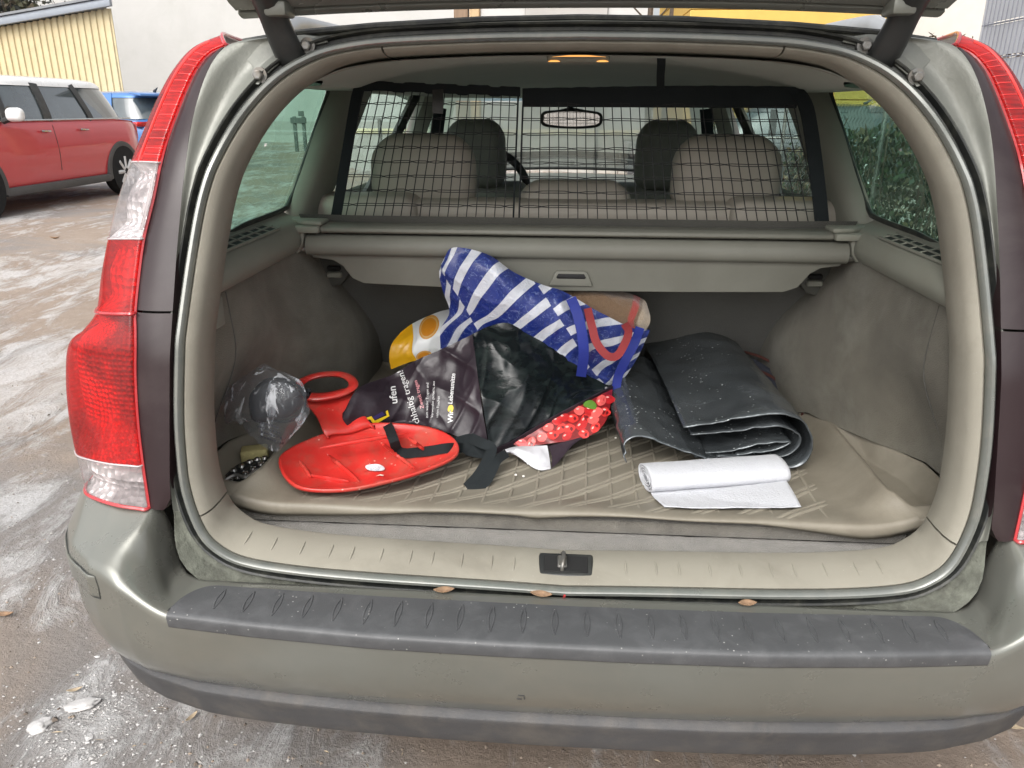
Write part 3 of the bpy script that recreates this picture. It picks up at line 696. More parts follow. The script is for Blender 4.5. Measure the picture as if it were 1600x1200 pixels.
# tailgate side of the liner: small sunk panels in the headliner
V, F = rbox((0.0, .80, lin_z(0, .8)-.001), (.12, .02, .008), .003, 2); mk('liner_hook_cover', V, F, m_liner, CAR)
m_lamp, _t, _b = nodes('dome_lamp_glow'); _b.inputs['Base Color'].default_value = (.8, .6, .35, 1); _b.inputs['Emission Color'].default_value = (1, .42, .07, 1); _b.inputs['Emission Strength'].default_value = .6
V, F = rbox((0.0, .625, lin_z(0, .625)-.006), (.115, .085, .016), .007, 3); dome = mk('dome_lamp', V, F, m_beige_in, CAR)
V, F = tube([(x, .515, 1.3845-.0022*(x/.05)**2+.0015) for x in np.linspace(-.046, .046, 15)], [.0003]+[.0004, .0006, .0009, .0012, .0014, .0015, .0015, .0015, .0014, .0012, .0009, .0006, .0004]+[.0003], 8); mk('lamp_lens', V, F, m_lamp, dome)
for dx in (-.044, .044):
    V, F = tube([(dx+q, .5815, lin_z(0, .6)-.0115-.0006*(q/.01)**2) for q in np.linspace(-.011, .011, 7)], [.0004, .0014, .0018, .0018, .0018, .0014, .0004], 6); mk('lamp_lens', V, F, m_lamp, dome)
# seats
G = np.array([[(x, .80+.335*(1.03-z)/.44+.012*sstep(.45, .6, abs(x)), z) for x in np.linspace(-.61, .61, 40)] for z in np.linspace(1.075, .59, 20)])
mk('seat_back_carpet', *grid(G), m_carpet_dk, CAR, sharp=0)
def cushion(c, s, name, parent, tilt=0, mat=None, bev=.05):
    V, F = rbox((0, 0, 0), s, bev, 5)
    for v in V:
        v[0] *= 1-.10*max(0, v[2]/(s[2]/2))**2*('headrest' in name); v[1] += .10*s[1]*math.cos(v[0]/s[0]*math.pi); v[2] += .05*s[2]*math.cos(v[0]/s[0]*math.pi)*(1 if v[2] > 0 else 0)
    V = V@np.array(Matrix.Rotation(tilt, 3, 'X')).T+np.array(c); return mk(name, V, F, mat or m_seat, parent)
rs = cushion((0, 1.10, .86), (1.22, .12, .42), 'rear_seat_back', CAR, rad(24))
for s in (-1, 1): cushion((s*.50, .97, 1.062), (.26, .15, .075), 'seat_shoulder', rs, 0)
cushion((0, 1.0, 1.06), (.80, .14, .055), 'seat_top', rs, 0)
for c, s_ in (((-.376, 1.07, 1.140), (.268, .135, .185)), ((.380, 1.07, 1.143), (.268, .135, .185)), ((.008, 1.08, 1.076), (.285, .12, .10))):
    h = cushion(c, s_, 'headrest', rs, 0, bev=.060)
    for d in (-.05, .05):
        V, F = tube([(c[0]+d, c[1]+.02, c[2]-s_[2]/2+.02), (c[0]+d, c[1]+.02, c[2]-s_[2]/2-.06)], .006, 8); mk('headrest_post', V, F, m_chrome, h)
for x in (-.40, .40, .1):
    V, F = rbox((x, .955, 1.068), (.055, .03, .012), .004, 2); mk('seat_release', V, F, m_black_pl, rs)
for s in (-1, 1):
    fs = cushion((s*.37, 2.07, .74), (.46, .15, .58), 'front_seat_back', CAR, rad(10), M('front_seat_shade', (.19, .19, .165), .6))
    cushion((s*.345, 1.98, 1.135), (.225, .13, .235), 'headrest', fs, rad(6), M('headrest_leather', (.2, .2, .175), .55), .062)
    for d in (-.06, .06):
        V, F = tube([(s*.345+d, 2.0, 1.05), (s*.345+d, 2.02, .96)], .007, 8); mk('headrest_post', V, F, m_chrome, fs)
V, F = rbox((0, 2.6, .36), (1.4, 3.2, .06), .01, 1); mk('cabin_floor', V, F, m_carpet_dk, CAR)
# dashboard, wheel, mirror, windscreen, bonnet
G = np.array([[(x, y, z-.03*abs(x/.7)**2) for x in np.linspace(-.70, .70, 24)] for y, z in ((2.28, .62), (2.30, .88), (2.36, .935), (2.5, .96), (2.8, .99), (3.0, 1.0))])
dash = mk('dashboard', *grid(G), m_dash, CAR, sharp=0)
V, F = rbox((.02, 2.62, .985), (.22, .14, .014), .006, 3); mk('dashboard_speaker_cover', V, F, M('dash_cover_grey', (.30, .31, .30), .6), dash)
V, F = tube([(-.345+.185*math.cos(a), 2.16-.10*math.sin(a)*.35, .985+.17*math.sin(a)) for a in np.linspace(0, 2*math.pi, 40, endpoint=False)], .016, 10, closed=True); sw = mk('steering_wheel', V, F, m_black_pl, CAR)
V, F = rbox((-.345, 2.20, .97), (.16, .05, .12), .03, 4); mk('wheel_hub', V, F, m_black_pl, sw)
V, F = prism(cr([(-.122, 1.262), (-.112, 1.287), (-.05, 1.294), (0, 1.303), (.06, 1.294), (.118, 1.285), (.13, 1.262), (.118, 1.232), (.05, 1.222), (-.06, 1.224), (-.115, 1.234)], 44, True), 1, 2.36, 2.40, .007)
mir = mk('rear_view_mirror', V, F, m_black_pl, CAR)
m_mirror, _t, _b = nodes('mirror_silver'); _b.inputs['Base Color'].default_value = (.55, .56, .55, 1); _b.inputs['Metallic'].default_value = 1; _b.inputs['Roughness'].default_value = .03
V, F = prism(cr([(-.106, 1.262), (-.098, 1.279), (0, 1.288), (.104, 1.278), (.115, 1.261), (.104, 1.239), (0, 1.231), (-.1, 1.241)], 40, True), 1, 2.3565, 2.3595, 0); mk('mirror_glass', V, F, m_mirror, mir)
V, F = tube([(.0, 2.39, 1.29), (.0, 2.43, 1.335)], .012, 8); mk('mirror_stem', V, F, m_black_pl, mir)
G = np.array([[(x*(1+.2*t), 2.44+.66*t-.10*(x/.55)**2*(1-.3*t), 1.385-.375*t) for x in np.linspace(-.58, .58, 16)] for t in np.linspace(0.16, 1, 8)])
ws = mk('windscreen', *grid(G), m_glass_w, CAR)
G = np.array([[(x*(1+.2*t), 2.44+.66*t-.10*(x/.55)**2*(1-.3*t), 1.385-.375*t) for x in np.linspace(-.58, .58, 16)] for t in np.linspace(0.02, .155, 4)])
mk('windscreen_sun_band', *grid(G), m_glass_t, CAR)
G = np.array([[(x*(1-.12*sstep(3.6, 4.4, y)), y, np.interp(y, [3.04, 3.3, 3.9, 4.25, 4.45], [.99, .965, .90, .83, .70])-.06*(x/.8)**2) for x in np.linspace(-.80, .80, 20)] for y in np.linspace(3.04, 4.45, 16)])
mk('bonnet', *grid(G), m_paint, CAR)
V, F = tube(cr([(-.6, 3.06, 1.0), (0, 3.02, 1.022), (.6, 3.06, 1.0)], 14), .008, 6); mk('wiper', V, F, m_black_pl, CAR)

# ---------------------------------------------------------------- raised tailgate
TD = np.array([0, -.83, .558]); TN = np.array([0, .558, .83])
def tgp(u, v, n=0.0):
    e = np.array([u, .405-.03*(abs(u)/.52)**4, 1.4505-.0155*(abs(u)/.5)**2.4]); return e+TD*v+TN*n+np.array([u*.18*v, 0, 0])
us = np.linspace(-.535, .535, 41)
tail = bpy.data.objects.new('tailgate', None); COL.objects.link(tail); tail.parent = CAR; ORG[tail.name] = ORG[CAR.name]
def tband(name, prof, mat, us=us, end=True):
    G = np.array([[tgp(u, v, n) for v, n in prof] for u in us]); V, F = grid(G, cv=True); m = len(prof)
    F += [list(range(m)), [len(V)-m+k for k in range(m)][::-1]]
    return mk(name, V, F, mat, tail, sharp=35)
tband('hinge_edge', [(-.004, .022), (-.008, .012), (-.006, .003), (.002, -.001), (.012, -.002), (.0135, .004), (.017, .004), (.0185, -.002), (.040, -.006), (.085, -.004), (.09, .01), (.085, .05), (.03, .05), (.0, .035)], m_paint)
tband('lower_door', [(.50, .0), (.52, -.015), (.90, -.02), (.95, .0), (.95, .06), (.9, .075), (.52, .06)], m_beige)
for s in (-1, 1):
    G = np.array([[tgp(s*(.535+o), v, n) for o, n in ((-.075, 0), (-.06, -.008), (-.01, -.008), (0.0, .0), (0.0, .04), (-.06, .05), (-.075, .03))] for v in np.linspace(.085, .505, 12)])
    V, F = grid(G, cv=True, flip=(s < 0)); mk('window_frame', V, F, m_paint, tail)
    V, F = rbox(tgp(s*.468, .022, -.008), (.035, .05, .022), .005, 2); mk('hinge_bracket', V, F, m_paint_dirty, tail)
G = np.array([[tgp(u, v, .03+.02*math.sin(v/.5*3)) for v in np.linspace(.085, .505, 8)] for u in np.linspace(-.47, .47, 16)])
mk('rear_window', *grid(G), m_glass_q, tail)
# ---------------------------------------------------------------- small side bins in the rear corners of the boot
# ================================================================== RUBBER BOOT MAT
MAT = thing('boot_mat', 'beige rubber boot mat with raised ribs and a wavy front lip', 'boot mat', (0, .72, .6))
def mlift(x, y): return (.0115+.0055*math.exp(-((x-.02)/.25)**2)+.0012*math.sin(x*23))*float(sstep(.38, .285, y))
def mat_z(x, y): return .6085+mlift(x, y)
fx = np.concatenate([[-.588, -.582, -.576, -.571, -.563, -.550, -.532, -.514], np.linspace(-.50, .50, 61), [.514, .532, .550, .563, .571, .576, .582, .588]])
fz = np.concatenate([[.034, .044, .048, .0475, .041, .027, .012, .003], np.zeros(61), [.003, .012, .027, .041, .0475, .048, .044, .034]])
ry = [(1.16, .05, 1), (1.155, .062, 1), (1.145, .060, 1), (1.13, .03, 1), (1.115, .004, 1)]+[(y, 0, 1) for y in np.linspace(1.10, .33, 34)]+[(.315, .000, 1), (.298, .000, 1), (.2825, .0006, 1), (.2785, -.0006, 1)]
G = []
for (y, dz, k) in ry:
    row = []
    for x, z in zip(fx, fz):
        e = sstep(.50, .58, abs(x)); front = float(sstep(.345, .28, y)); yy = y
        rear = sstep(1.0, 1.16, y)
        xx = x*(1-.012*rear) ; zz = mat_z(x, y)+max(z*(1-.68*front)*(1+.2*rear), dz if y > .9 else z*(1-.68*front))+(dz if y < .4 else 0)
        xx *= 1+.065*front*float(sstep(.45, .56, abs(x))); yy += .006*e*front                                           # rounded front corners
        row.append((xx, yy, zz))
    G.append(row)
# front lip folding down, deep at the corners, just an edge in the middle
last = np.array(G[-1])
for k, t in enumerate((.25, .6, 1.0)):
    drop = np.array([np.interp(x, [-.62, -.56, -.44, -.27, -.17, -.09, -.055, -.01, .14, .33, .44, .52, .62], [.026, .026, .021, .009, .008, .009, .015, .011, .006, .008, .017, .027, .026]) for x in last[:, 0]])
    r = last.copy(); r[:, 2] -= drop*t; r[:, 1] += [-.004, -.004, -.0015][k]; G.append(r)
under = np.array(G[-1]).copy(); under[:, 1] += .006; under[:, 2] += .002; G.append(under)
G = np.array(G)
tray = mk('mat_tray', *grid(G, flip=True), m_mat, MAT, sharp=0)
# moulded basins in the rear corners, outside the tray's side walls
for s in (-1, 1):
    G = []
    for y in np.concatenate([[.2772, .2772, .2785], np.linspace(.281, .745, 44)]):
        n_row = len(G); fr = float(sstep(.345, .28, y)); d = float(sstep(.66, .53, y))*float(sstep(.30, .345, y)); xi_ = .5725*(1+.065*fr); xo = max(basin_x(y)+.004, xi_+.02); row = []
        zi_ = .6085+mlift(.5, y)+.0478*(1-.68*fr); zo_ = .6085+.0115*fr+.0478*(1-.30*fr)+.006
        for q in np.linspace(0, 1, 34):
            z = zi_*(1-q)+zo_*q-.040*d*float(sstep(.02, .24, q))*float(sstep(.99, .72, q))
            if n_row == 0: z -= .026
            elif n_row == 1: z -= .004
            row.append((s*(xi_+(xo-xi_)*q), y, z))
        G.append(row)
    mk('corner_basin', *grid(np.array(G), flip=(s > 0)), m_mat, MAT, sharp=0)
# raised ribs: pairs of oblique bars and lengthways bars
def rib(pts, wd, h):
    P_ = np.array([(x, y, mat_z(x, y)) for x, y in pts]); T = np.gradient(P_[:, :2], axis=0); T /= np.linalg.norm(T, axis=1)[:, None]; S = np.stack([-T[:, 1], T[:, 0], 0*T[:, 0]], 1)
    up = np.array([0, 0, 1.]); hh = (h*np.minimum(1, 5*np.minimum(np.linspace(0, 1, len(P_)), np.linspace(1, 0, len(P_)))+.02))[:, None]; G = np.stack([P_-S*wd*.5-up*.0008, P_-S*wd*.36+up*hh*.75, P_-S*wd*.18+up*hh, P_+S*wd*.18+up*hh, P_+S*wd*.36+up*hh*.75, P_+S*wd*.5-up*.0008], 1)
    V, F = grid(G); return mk('tread_rib', V, F, m_mat_rib, tray, sharp=0)
slope = .86
for c in np.arange(-.30, 1.75, .066):
    for dlt in (-.0072, .0072):
        xs_ = np.linspace(-.535, .535, 30); pts = [(x, c+dlt+slope*x) for x in np.linspace(-.485, .485, 60) if .286 < c+dlt+slope*x < 1.10]
        if len(pts) > 3: rib(pts, .0092, .0042)
for x0 in np.arange(-.475, .49, .0475):
    for dlt in (-.0,):
        pts = [(x0+dlt+.03*(y-.7), y) for y in np.linspace(.284, 1.10, 26)]; rib(pts, .0064, .0036)

# ================================================================== ROLLER COVER AND SAFETY NET
COV = thing('cargo_cover', 'beige roller cargo cover slotted in behind the rear seats', 'cargo cover', (0, .76, .92))
prof = [(.80, 1.050), (.80, 1.058), (.742, 1.0565), (.728, 1.052), (.726, 1.045), (.733, 1.0405), (.80, 1.040)]
V, F = prism(prof, 0, -.548, .548, .0015); mk('cover_rail', V, F, m_cover, COV)
prof = cr([(.79, 1.036), (.742, 1.036), (.726, 1.026), (.720, 1.010), (.725, .996), (.742, .990), (.79, .990)], 30)
prof_l = [tuple(p) for p in prof]; V, F = prism(prof_l, 0, -.583, .583, 0); mk('cover_housing', V, F, m_cover, COV, sharp=45)
ol = [(-.58, .994), (-.575, .984), (-.53, .979), (-.508, .966), (-.488, .938), (-.462, .927), (-.25, .921), (0, .919), (.25, .921), (.462, .925), (.492, .936), (.514, .966), (.535, .979), (.575, .984), (.58, .994)]
V, F = prism(ol, 1, .742, .755, .003); flap = mk('cover_flap', V, F, m_cover, COV)
hb = [(-.048, .931), (-.036, .960), (-.028, .965), (.030, .965), (.038, .960), (.050, .931)]
V, F = prism(hb, 1, .735, .745, .004); mk('cover_handle', V, F, m_cover, flap)
V, F = prism([(-.032, .951), (-.027, .959), (.029, .959), (.034, .951), (.031, .948), (-.029, .948)], 1, .7335, .740, .0015); mk('handle_slot', V, F, M('handle_slot_black', (.006, .006, .007), .7), flap)
for s in (-1, 1):
    V, F = prism([(s*.668, .80), (s*.662, .765), (s*.63, .735), (s*.60, .722), (s*.550, .716), (s*.550, .81), (s*.64, .82)], 2, 1.041, 1.056, .004); ec = mk('end_cap', V, F, m_beige_in, COV)
    V, F = prism([(s*.645, .81), (s*.625, .765), (s*.59, .735), (s*.545, .727), (s*.545, .81)], 2, 1.056, 1.066, .004); mk('cap_slide', V, F, m_beige_in, ec)
    V, F = prism([(s*.655, 1.042), (s*.632, 1.0), (s*.605, .993), (s*.592, 1.012), (s*.586, 1.042)], 1, .735, .80, .004); mk('cap_bracket', V, F, m_beige_in, ec)
    V, F = lathe([(.0, -.022), (.008, -.022), (.008, .018), (0, .018)], (s*.588, .752, 1.001), 0, 14); mk('cover_pin', V, F, m_chrome, COV)

NET = thing('safety_net', 'black safety net stretched between the cargo cover and the headliner', 'safety net', (0, .80, 1.06))
def nety(z): return .795+.07*(z-1.05)/.30
m_cord = M('net_cord', (.012, .013, .014), .7)
def netpanel(xb0, xb1, xt0, xt1, ztop, tagn):
    b = MB(); z0 = 1.052
    def pt(u, z, wv=1.0):
        t = (z-z0)/(ztop-z0); x = (xb0+(xb1-xb0)*u)*(1-t)+(xt0+(xt1-xt0)*u)*t
        n = noise.noise(Vector((x*14, z*14, tagn))); return (x+1*.0012*wv*n, nety(z)+.003*n, z+.0012*wv*noise.noise(Vector((x*17, z*9, tagn+5))))
    nv = int(round((xb1-xb0)/.0216))
    for i in range(nv+1):
        P_ = [pt(i/nv, z) for z in np.linspace(z0, ztop, 15)]; b.add(*tube(P_, .00135, 4, caps=False))
    for z in np.arange(z0+.012, ztop, .0305):
        for dz in (-.0022, .0022):
            P_ = [pt(u, z+dz*(1 if noise.noise(Vector((u*30, z*50, 3))) > -.2 else .2), 1.6) for u in np.linspace(0, 1, 40)]; b.add(*tube(P_, .0011, 4, caps=False))
    o = b.build('net_mesh', m_cord, NET, sharp=0); o['kind'] = 'stuff'; return o
netpanel(-.535, -.131, -.468, -.125, 1.334, 1); netpanel(-.118, .540, -.114, .466, 1.315, 2)
for x0, x1, xt0, xt1 in ((-.131, -.131, -.125, -.125), (-.118, -.118, -.114, -.114)):
    V, F = tube([(x0, nety(1.052), 1.052), (xt0, nety(1.32), 1.325)], .0022, 6); mk('net_edge', V, F, m_web, NET)
G = []
for x in np.linspace(-.116, .474, 40):
    zt = 1.3435+.004*math.sin(x*5)+.0015*noise.noise(Vector((x*40, 0, 0))); G.append([(x, nety(1.33)+d, z) for d, z in ((-.005, zt-.001), (-.006, zt-.02), (-.006, 1.3035), (.004, 1.3025), (.006, zt-.02), (.004, zt))])
V, F = grid(np.array(G), cv=True); F += [[5, 4, 3, 2, 1, 0], [len(V)-6+k for k in range(6)]]; mk('top_band', V, F, m_web, NET, sharp=60)
G = []
for i, x in enumerate(np.linspace(-.470, -.121, 60)):
    zt = 1.354-.012*(i/59)+.0022*noise.noise(Vector((x*38, 2, 7)))+(.0012 if (i//4) % 3 else -.001); G.append([(x, nety(1.34)+d, z) for d, z in ((-.005, zt), (-.006, zt-.010), (-.006, zt-.019+.001*noise.noise(Vector((x*60, 1, 0)))), (.004, zt-.019), (.006, zt-.01), (.004, zt+.001))])
V, F = grid(np.array(G), cv=True); F += [[5, 4, 3, 2, 1, 0], [len(V)-6+k for k in range(6)]]; mk('top_band', V, F, m_web, NET, sharp=60)
for pts, wd in (([(.462, .862, 1.342), (.487, .85, 1.315), (.505, .84, 1.26), (.530, .815, 1.14), (.546, .797, 1.05)], .030), ([(-.474, .862, 1.345), (-.484, .855, 1.32), (-.504, .835, 1.22), (-.528, .805, 1.09), (-.537, .797, 1.05)], .023)):
    V, F = ribbon(cr(pts, 24), wd, (1, 0, 0), .004); mk('edge_strap', V, F, m_web, NET)
V, F = ribbon(cr([(.160, .68, 1.392), (.163, .70, 1.383), (.172, .78, 1.364), (.181, .845, 1.341)], 12), .0165, (1, 0, 0), .003); mk('roof_strap', V, F, m_web, NET)
V, F = ribbon(cr([(-.302, .858, 1.337), (-.301, .850, 1.315), (-.302, .848, 1.288)], 8), .0235, (1, 0, 0), .004); mk('strap_tab', V, F, m_black_pl, NET)

# ================================================================== THINGS LYING IN THE BOOT
class Sheet:
    """a soft sheet through sighted points (px, py, distance Y), finely divided, wrinkled"""
    def __init__(s, ctrl, nu, nv, wr=.004, wsc=14, seed=0, smooth=True, world=False, edge=.25, wdir=None):
        C = np.array(ctrl, float)
        W = C if world else np.array([[atY(*c) for c in r] for r in C])
        s.P = crgrid(W, nu, nv) if smooth else W
        du = np.gradient(s.P, axis=1); dv = np.gradient(s.P, axis=0); n = np.cross(du, dv); n /= np.linalg.norm(n, axis=2)[..., None]+1e-12
        tc = CAM_POS-s.P; n *= np.sign((n*tc).sum(2))[..., None]; s.N = n
        for i in range(nu):
            for j in range(nv):
                p = Vector(s.P[i, j])+Vector((seed*3.1, seed, 0)); 
                q = Vector((p.x*.55+p.z*.83, (p.z*.55-p.x*.83)*.28, p.y*.5)); q2 = Vector((p.x*.9-p.z*.4, (p.z*.9+p.x*.4)*.22, p.y*.4+3))
                k = 1.1*max(0, ridge(q, wsc*1.2)-.25)**1.6+.75*max(0, ridge(q2, wsc*2.1)-.3)**1.6-.55+.5*noise.noise(p*wsc*.5)+.10*noise.noise(p*wsc*4)
                e = min(1, edge+min(i, nu-1-i, j, nv-1-j)/6)
                s.P[i, j] += n[i, j]*wr*k*e
        s.nu, s.nv = nu, nv
    def build(s, name, mat, parent=None, back=0.0, bdir=(0, 1, -.25), thick=.0015, **k):
        V, F = grid(s.P); uv = uvgrid(s.nu, s.nv)
        b = MB().add(V, F, uv)
        if back:
            U, W = np.meshgrid(np.linspace(0, 1, s.nv), np.linspace(0, 1, s.nu)); bl = np.minimum(1, 5*np.minimum(np.minimum(U, 1-U), np.minimum(W, 1-W)))**.6
            B_ = s.P+(np.array(bdir)[None, None]*back*bl[..., None])-s.N*.0015
            B_[..., 2] = np.maximum(B_[..., 2], .614); b.add(*grid(B_, flip=True), uv)
        o = b.build(name, mat, parent, sharp=k.get('sharp', 0), org=k.get('org'))
        if not back: solidify(o, thick, 0)
        return o
    def drape(s, pix, off=.0012):
        """points given as sighted pixels -> on this sheet, just proud of it"""
        Q = s.P.reshape(-1, 3); Nn = s.N.reshape(-1, 3); d = Q-CAM_POS; dep = d@F_; sx = 800+FPX*(d@R_)/dep; sy = 600-FPX*(d@U_)/dep
        out = []
        for (x, y) in pix:
            r2 = (sx-x)**2+(sy-y)**2; i = np.argpartition(r2, 6)[:6]; w_ = 1/(r2[i]+.5); w_ /= w_.sum()
            t = (dep[i]*w_).sum(); n = (Nn[i]*w_[:, None]).sum(0); out.append(CAM_POS+ray(x, y)*t+n*off)
        return np.array(out)
def text2d(body, size=1.0):
    """flat letter outlines as a small mesh in its own plane"""
    c = bpy.data.curves.new('lettering', 'FONT'); c.body = body; c.size = size; c.resolution_u = 3
    o = bpy.data.objects.new('lettering', c); COL.objects.link(o); dg = bpy.context.evaluated_depsgraph_get(); dg.update()
    me = bpy.data.meshes.new_from_object(o.evaluated_get(dg)); V = np.array([v.co[:2] for v in me.vertices]); F = [list(p.vertices) for p in me.polygons]
    bpy.data.objects.remove(o); bpy.data.curves.remove(c); bpy.data.meshes.remove(me); return V, F
def print_text(sheet, body, p0, d, h, mat, parent, bold=0.0, name='lettering'):
    """print a line on a sheet: p0 sighted start of the baseline, d reading direction, h letter height, in pixels of the photograph"""
    V, F = text2d(body); d = np.array(d, float); d /= np.linalg.norm(d); upv = np.array([d[1], -d[0]])
    pix = np.array(p0)+V[:, :1]*d*h*1.35+V[:, 1:]*upv*h*1.35
    b = MB().add(sheet.drape(pix), F)
    if bold:
        for q in (d*bold, upv*bold, (d+upv)*bold*.7): b.add(sheet.drape(pix+q, .0013), F)
    o = b.build(name, mat, parent, smooth=False); return o

# ---- red sled
SLED = thing('bum_sled', 'red plastic bum sled with loop handle lying on the beige boot mat', 'sled', tuple(atZ(575, 720, .615)))
m_red = M('red_sled_plastic', (.58, .030, .024), .34, 0, .5, coat=.15, var=.07, vscale=8, dirt=(.36, .10, .07), dirt_amt=.75, dscale=17, bump=.12, bscale=120, rvar=.14, speck=((.72, .36, .30), 75, .10))
ol = cr([(437, 716), (443, 740), (464, 759), (500, 765), (548, 763), (602, 752), (655, 737), (705, 716), (716, 700), (704, 682), (670, 668), (620, 662), (580, 662), (545, 668), (510, 677), (478, 689), (452, 702)], 96, True)
rim = np.array([atZ(x, y, .640+.038*(765-y)/103) for x, y in ol]); c0 = rim.mean(0)
def sled_pt(i, t):
    p = c0+(rim[i]-c0)*t; dp = .034*(1-t**2.4); p = p.copy(); p[2] -= dp
    p[2] += .0025*math.sin(p[0]*90+p[1]*40)*(t < .8); p[2] = max(p[2], .6135); return p
G = [[rim[i]+(rim[i]-c0)*.008+[0, 0, -.006] for i in range(96)], [rim[i]+(rim[i]-c0)*.012+[0, 0, -.001] for i in range(96)]]
G += [[sled_pt(i, t)+[0, 0, .0015*(t > .97)] for i in range(96)] for t in (1.0, .975, .95, .9, .84, .76, .66, .55, .43, .3, .18, .08, .005)]
seat = mk('sled_seat', *grid(np.array(G), cv=True), m_red, SLED, sharp=0); solidify(seat, .003)
def on_seat(px, py):
    p = atZ(px, py, .628); 
    for _ in range(5):
        d = p-c0; ang = np.linalg.norm((rim-c0)[:, :2]/np.linalg.norm((rim-c0)[:, :2], axis=1)[:, None]-d[:2]/np.linalg.norm(d[:2]), axis=1); i = int(np.argmin(ang)); t = min(1, np.linalg.norm(d[:2])/np.linalg.norm((rim[i]-c0)[:2])); p = atZ(px, py, sled_pt(i, t)[2]+.002)
    return p
for a, b_ in (((468, 720), (486, 746)), ((512, 710), (562, 753)), ((593, 690), (648, 732)), ((638, 684), (668, 706)), ((500, 700), (640, 676)), ((480, 742), (545, 752))):
    pts = [on_seat(a[0]+(b_[0]-a[0])*t, a[1]+(b_[1]-a[1])*t) for t in np.linspace(0, 1, 9)]
    V, F = tube(pts, [.001, .0035, .0042, .0045, .0045, .0045, .0042, .0035, .001], 8, sq=.9); mk('seat_ridge', V, F, m_red, seat)
G = []
for l, r, z in (((512, 682), (585, 668), .672), ((505, 672), (578, 660), .684), ((498, 655), (568, 646), .697), ((488, 640), (562, 634), .709), ((474, 627), (556, 620), .721), ((466, 617), (552, 606), .730)):
    a, b_ = atZ(*l, z), atZ(*r, z); G.append([a+[0, 0, -.006], a, a*.85+b_*.15+[0, 0, .002], a*.6+b_*.4-[0, 0, .002], a*.4+b_*.6-[0, 0, .002], a*.15+b_*.85+[0, 0, .002], b_, b_+[0, 0, -.006]])
nk = mk('sled_neck', *grid(crgrid(np.array(G), 20, 30)), m_red, SLED, sharp=0); solidify(nk, .004)
lp = cr([atZ(x, y, z) for x, y, z in ((463, 609, 0.735), (474, 595, 0.740), (500, 586, 0.747), (530, 585, 0.750), (549, 593, 0.747), (551, 605, 0.741), (534, 615, 0.735), (498, 622, 0.731), (474, 620, 0.732))], 60, True)
V, F = tube(lp, .0105, 10, closed=True, sq=.6, up=(0, 0, 1)); mk('sled_handle', V, F, m_red, SLED)
st = [on_seat(*p)+np.array([0, 0, .0015]) for p in cr([(572, 728), (588, 726), (598, 729), (601, 735), (590, 737), (578, 736), (572, 733)], 22, True)]
stp = MB().add(st, [list(range(22))]); stp.build('torn_sticker', M('sticker_white', (.62, .64, .66), .5, dirt=(.12, .16, .25), dirt_amt=.9, dscale=220), seat, smooth=False)
st = [on_seat(*p)+np.array([0, 0, .0015]) for p in ((587, 745), (594, 742), (600, 743), (599, 745), (593, 744))]
MB().add(st, [list(range(5))]).build('torn_sticker', M('sticker_scrap', (.7, .6, .5), .6), seat, smooth=False)

# ---- yellow and white bag at the back left
YB = thing('orange_print_bag', 'yellow and white shopping bag printed with orange slices, tucked behind', 'shopping bag', tuple(atY(650, 575, .86)))
ys = Sheet([[(626, 519, .88), (642, 507, .90), (662, 497, .91), (690, 486, .92), (720, 480, .93)], [(612, 538, .85), (640, 527, .86), (662, 520, .86), (690, 512, .87), (730, 510, .88)], [(608, 558, .84), (635, 552, .84), (660, 545, .84), (690, 540, .85), (730, 540, .86)], [(611, 577, .84), (640, 566, .84), (662, 560, .84), (690, 552, .85), (730, 560, .86)]], 30, 44, .004, 20, 3)
m, t, b = nodes('yellow_white_orange_print'); uvc = coords(t, 'UV'); sp = N(t, 'ShaderNodeSeparateXYZ'); L(t, uvc, sp.inputs[0])
c = mixc(t, math_(t, 'GREATER_THAN', math_(t, 'ADD', sp.outputs[0], math_(t, 'MULTIPLY', sp.outputs[1], -.10)), .28), (.80, .42, .012), (.72, .74, .74))
for (cu, cv, r_) in ((.57, .24, .15), (.50, .93, .12)):
    dd = math_(t, 'POWER', math_(t, 'ADD', math_(t, 'POWER', math_(t, 'SUBTRACT', sp.outputs[0], cu), 2.0), math_(t, 'POWER', math_(t, 'MULTIPLY', math_(t, 'SUBTRACT', sp.outputs[1], cv), .62), 2.0)), .5)
    c = mixc(t, math_(t, 'LESS_THAN', dd, r_), c, (.62, .30, .05)); c = mixc(t, math_(t, 'LESS_THAN', dd, r_*.86), c, (.66, .42, .16)); c = mixc(t, math_(t, 'LESS_THAN', dd, r_*.76), c, (.62, .24, .02))
L(t, c, b.inputs['Base Color']); b.inputs['Roughness'].default_value = .35; b.inputs['Coat Weight'].default_value = .2
ys.build('bag_body', m, YB, back=.06)

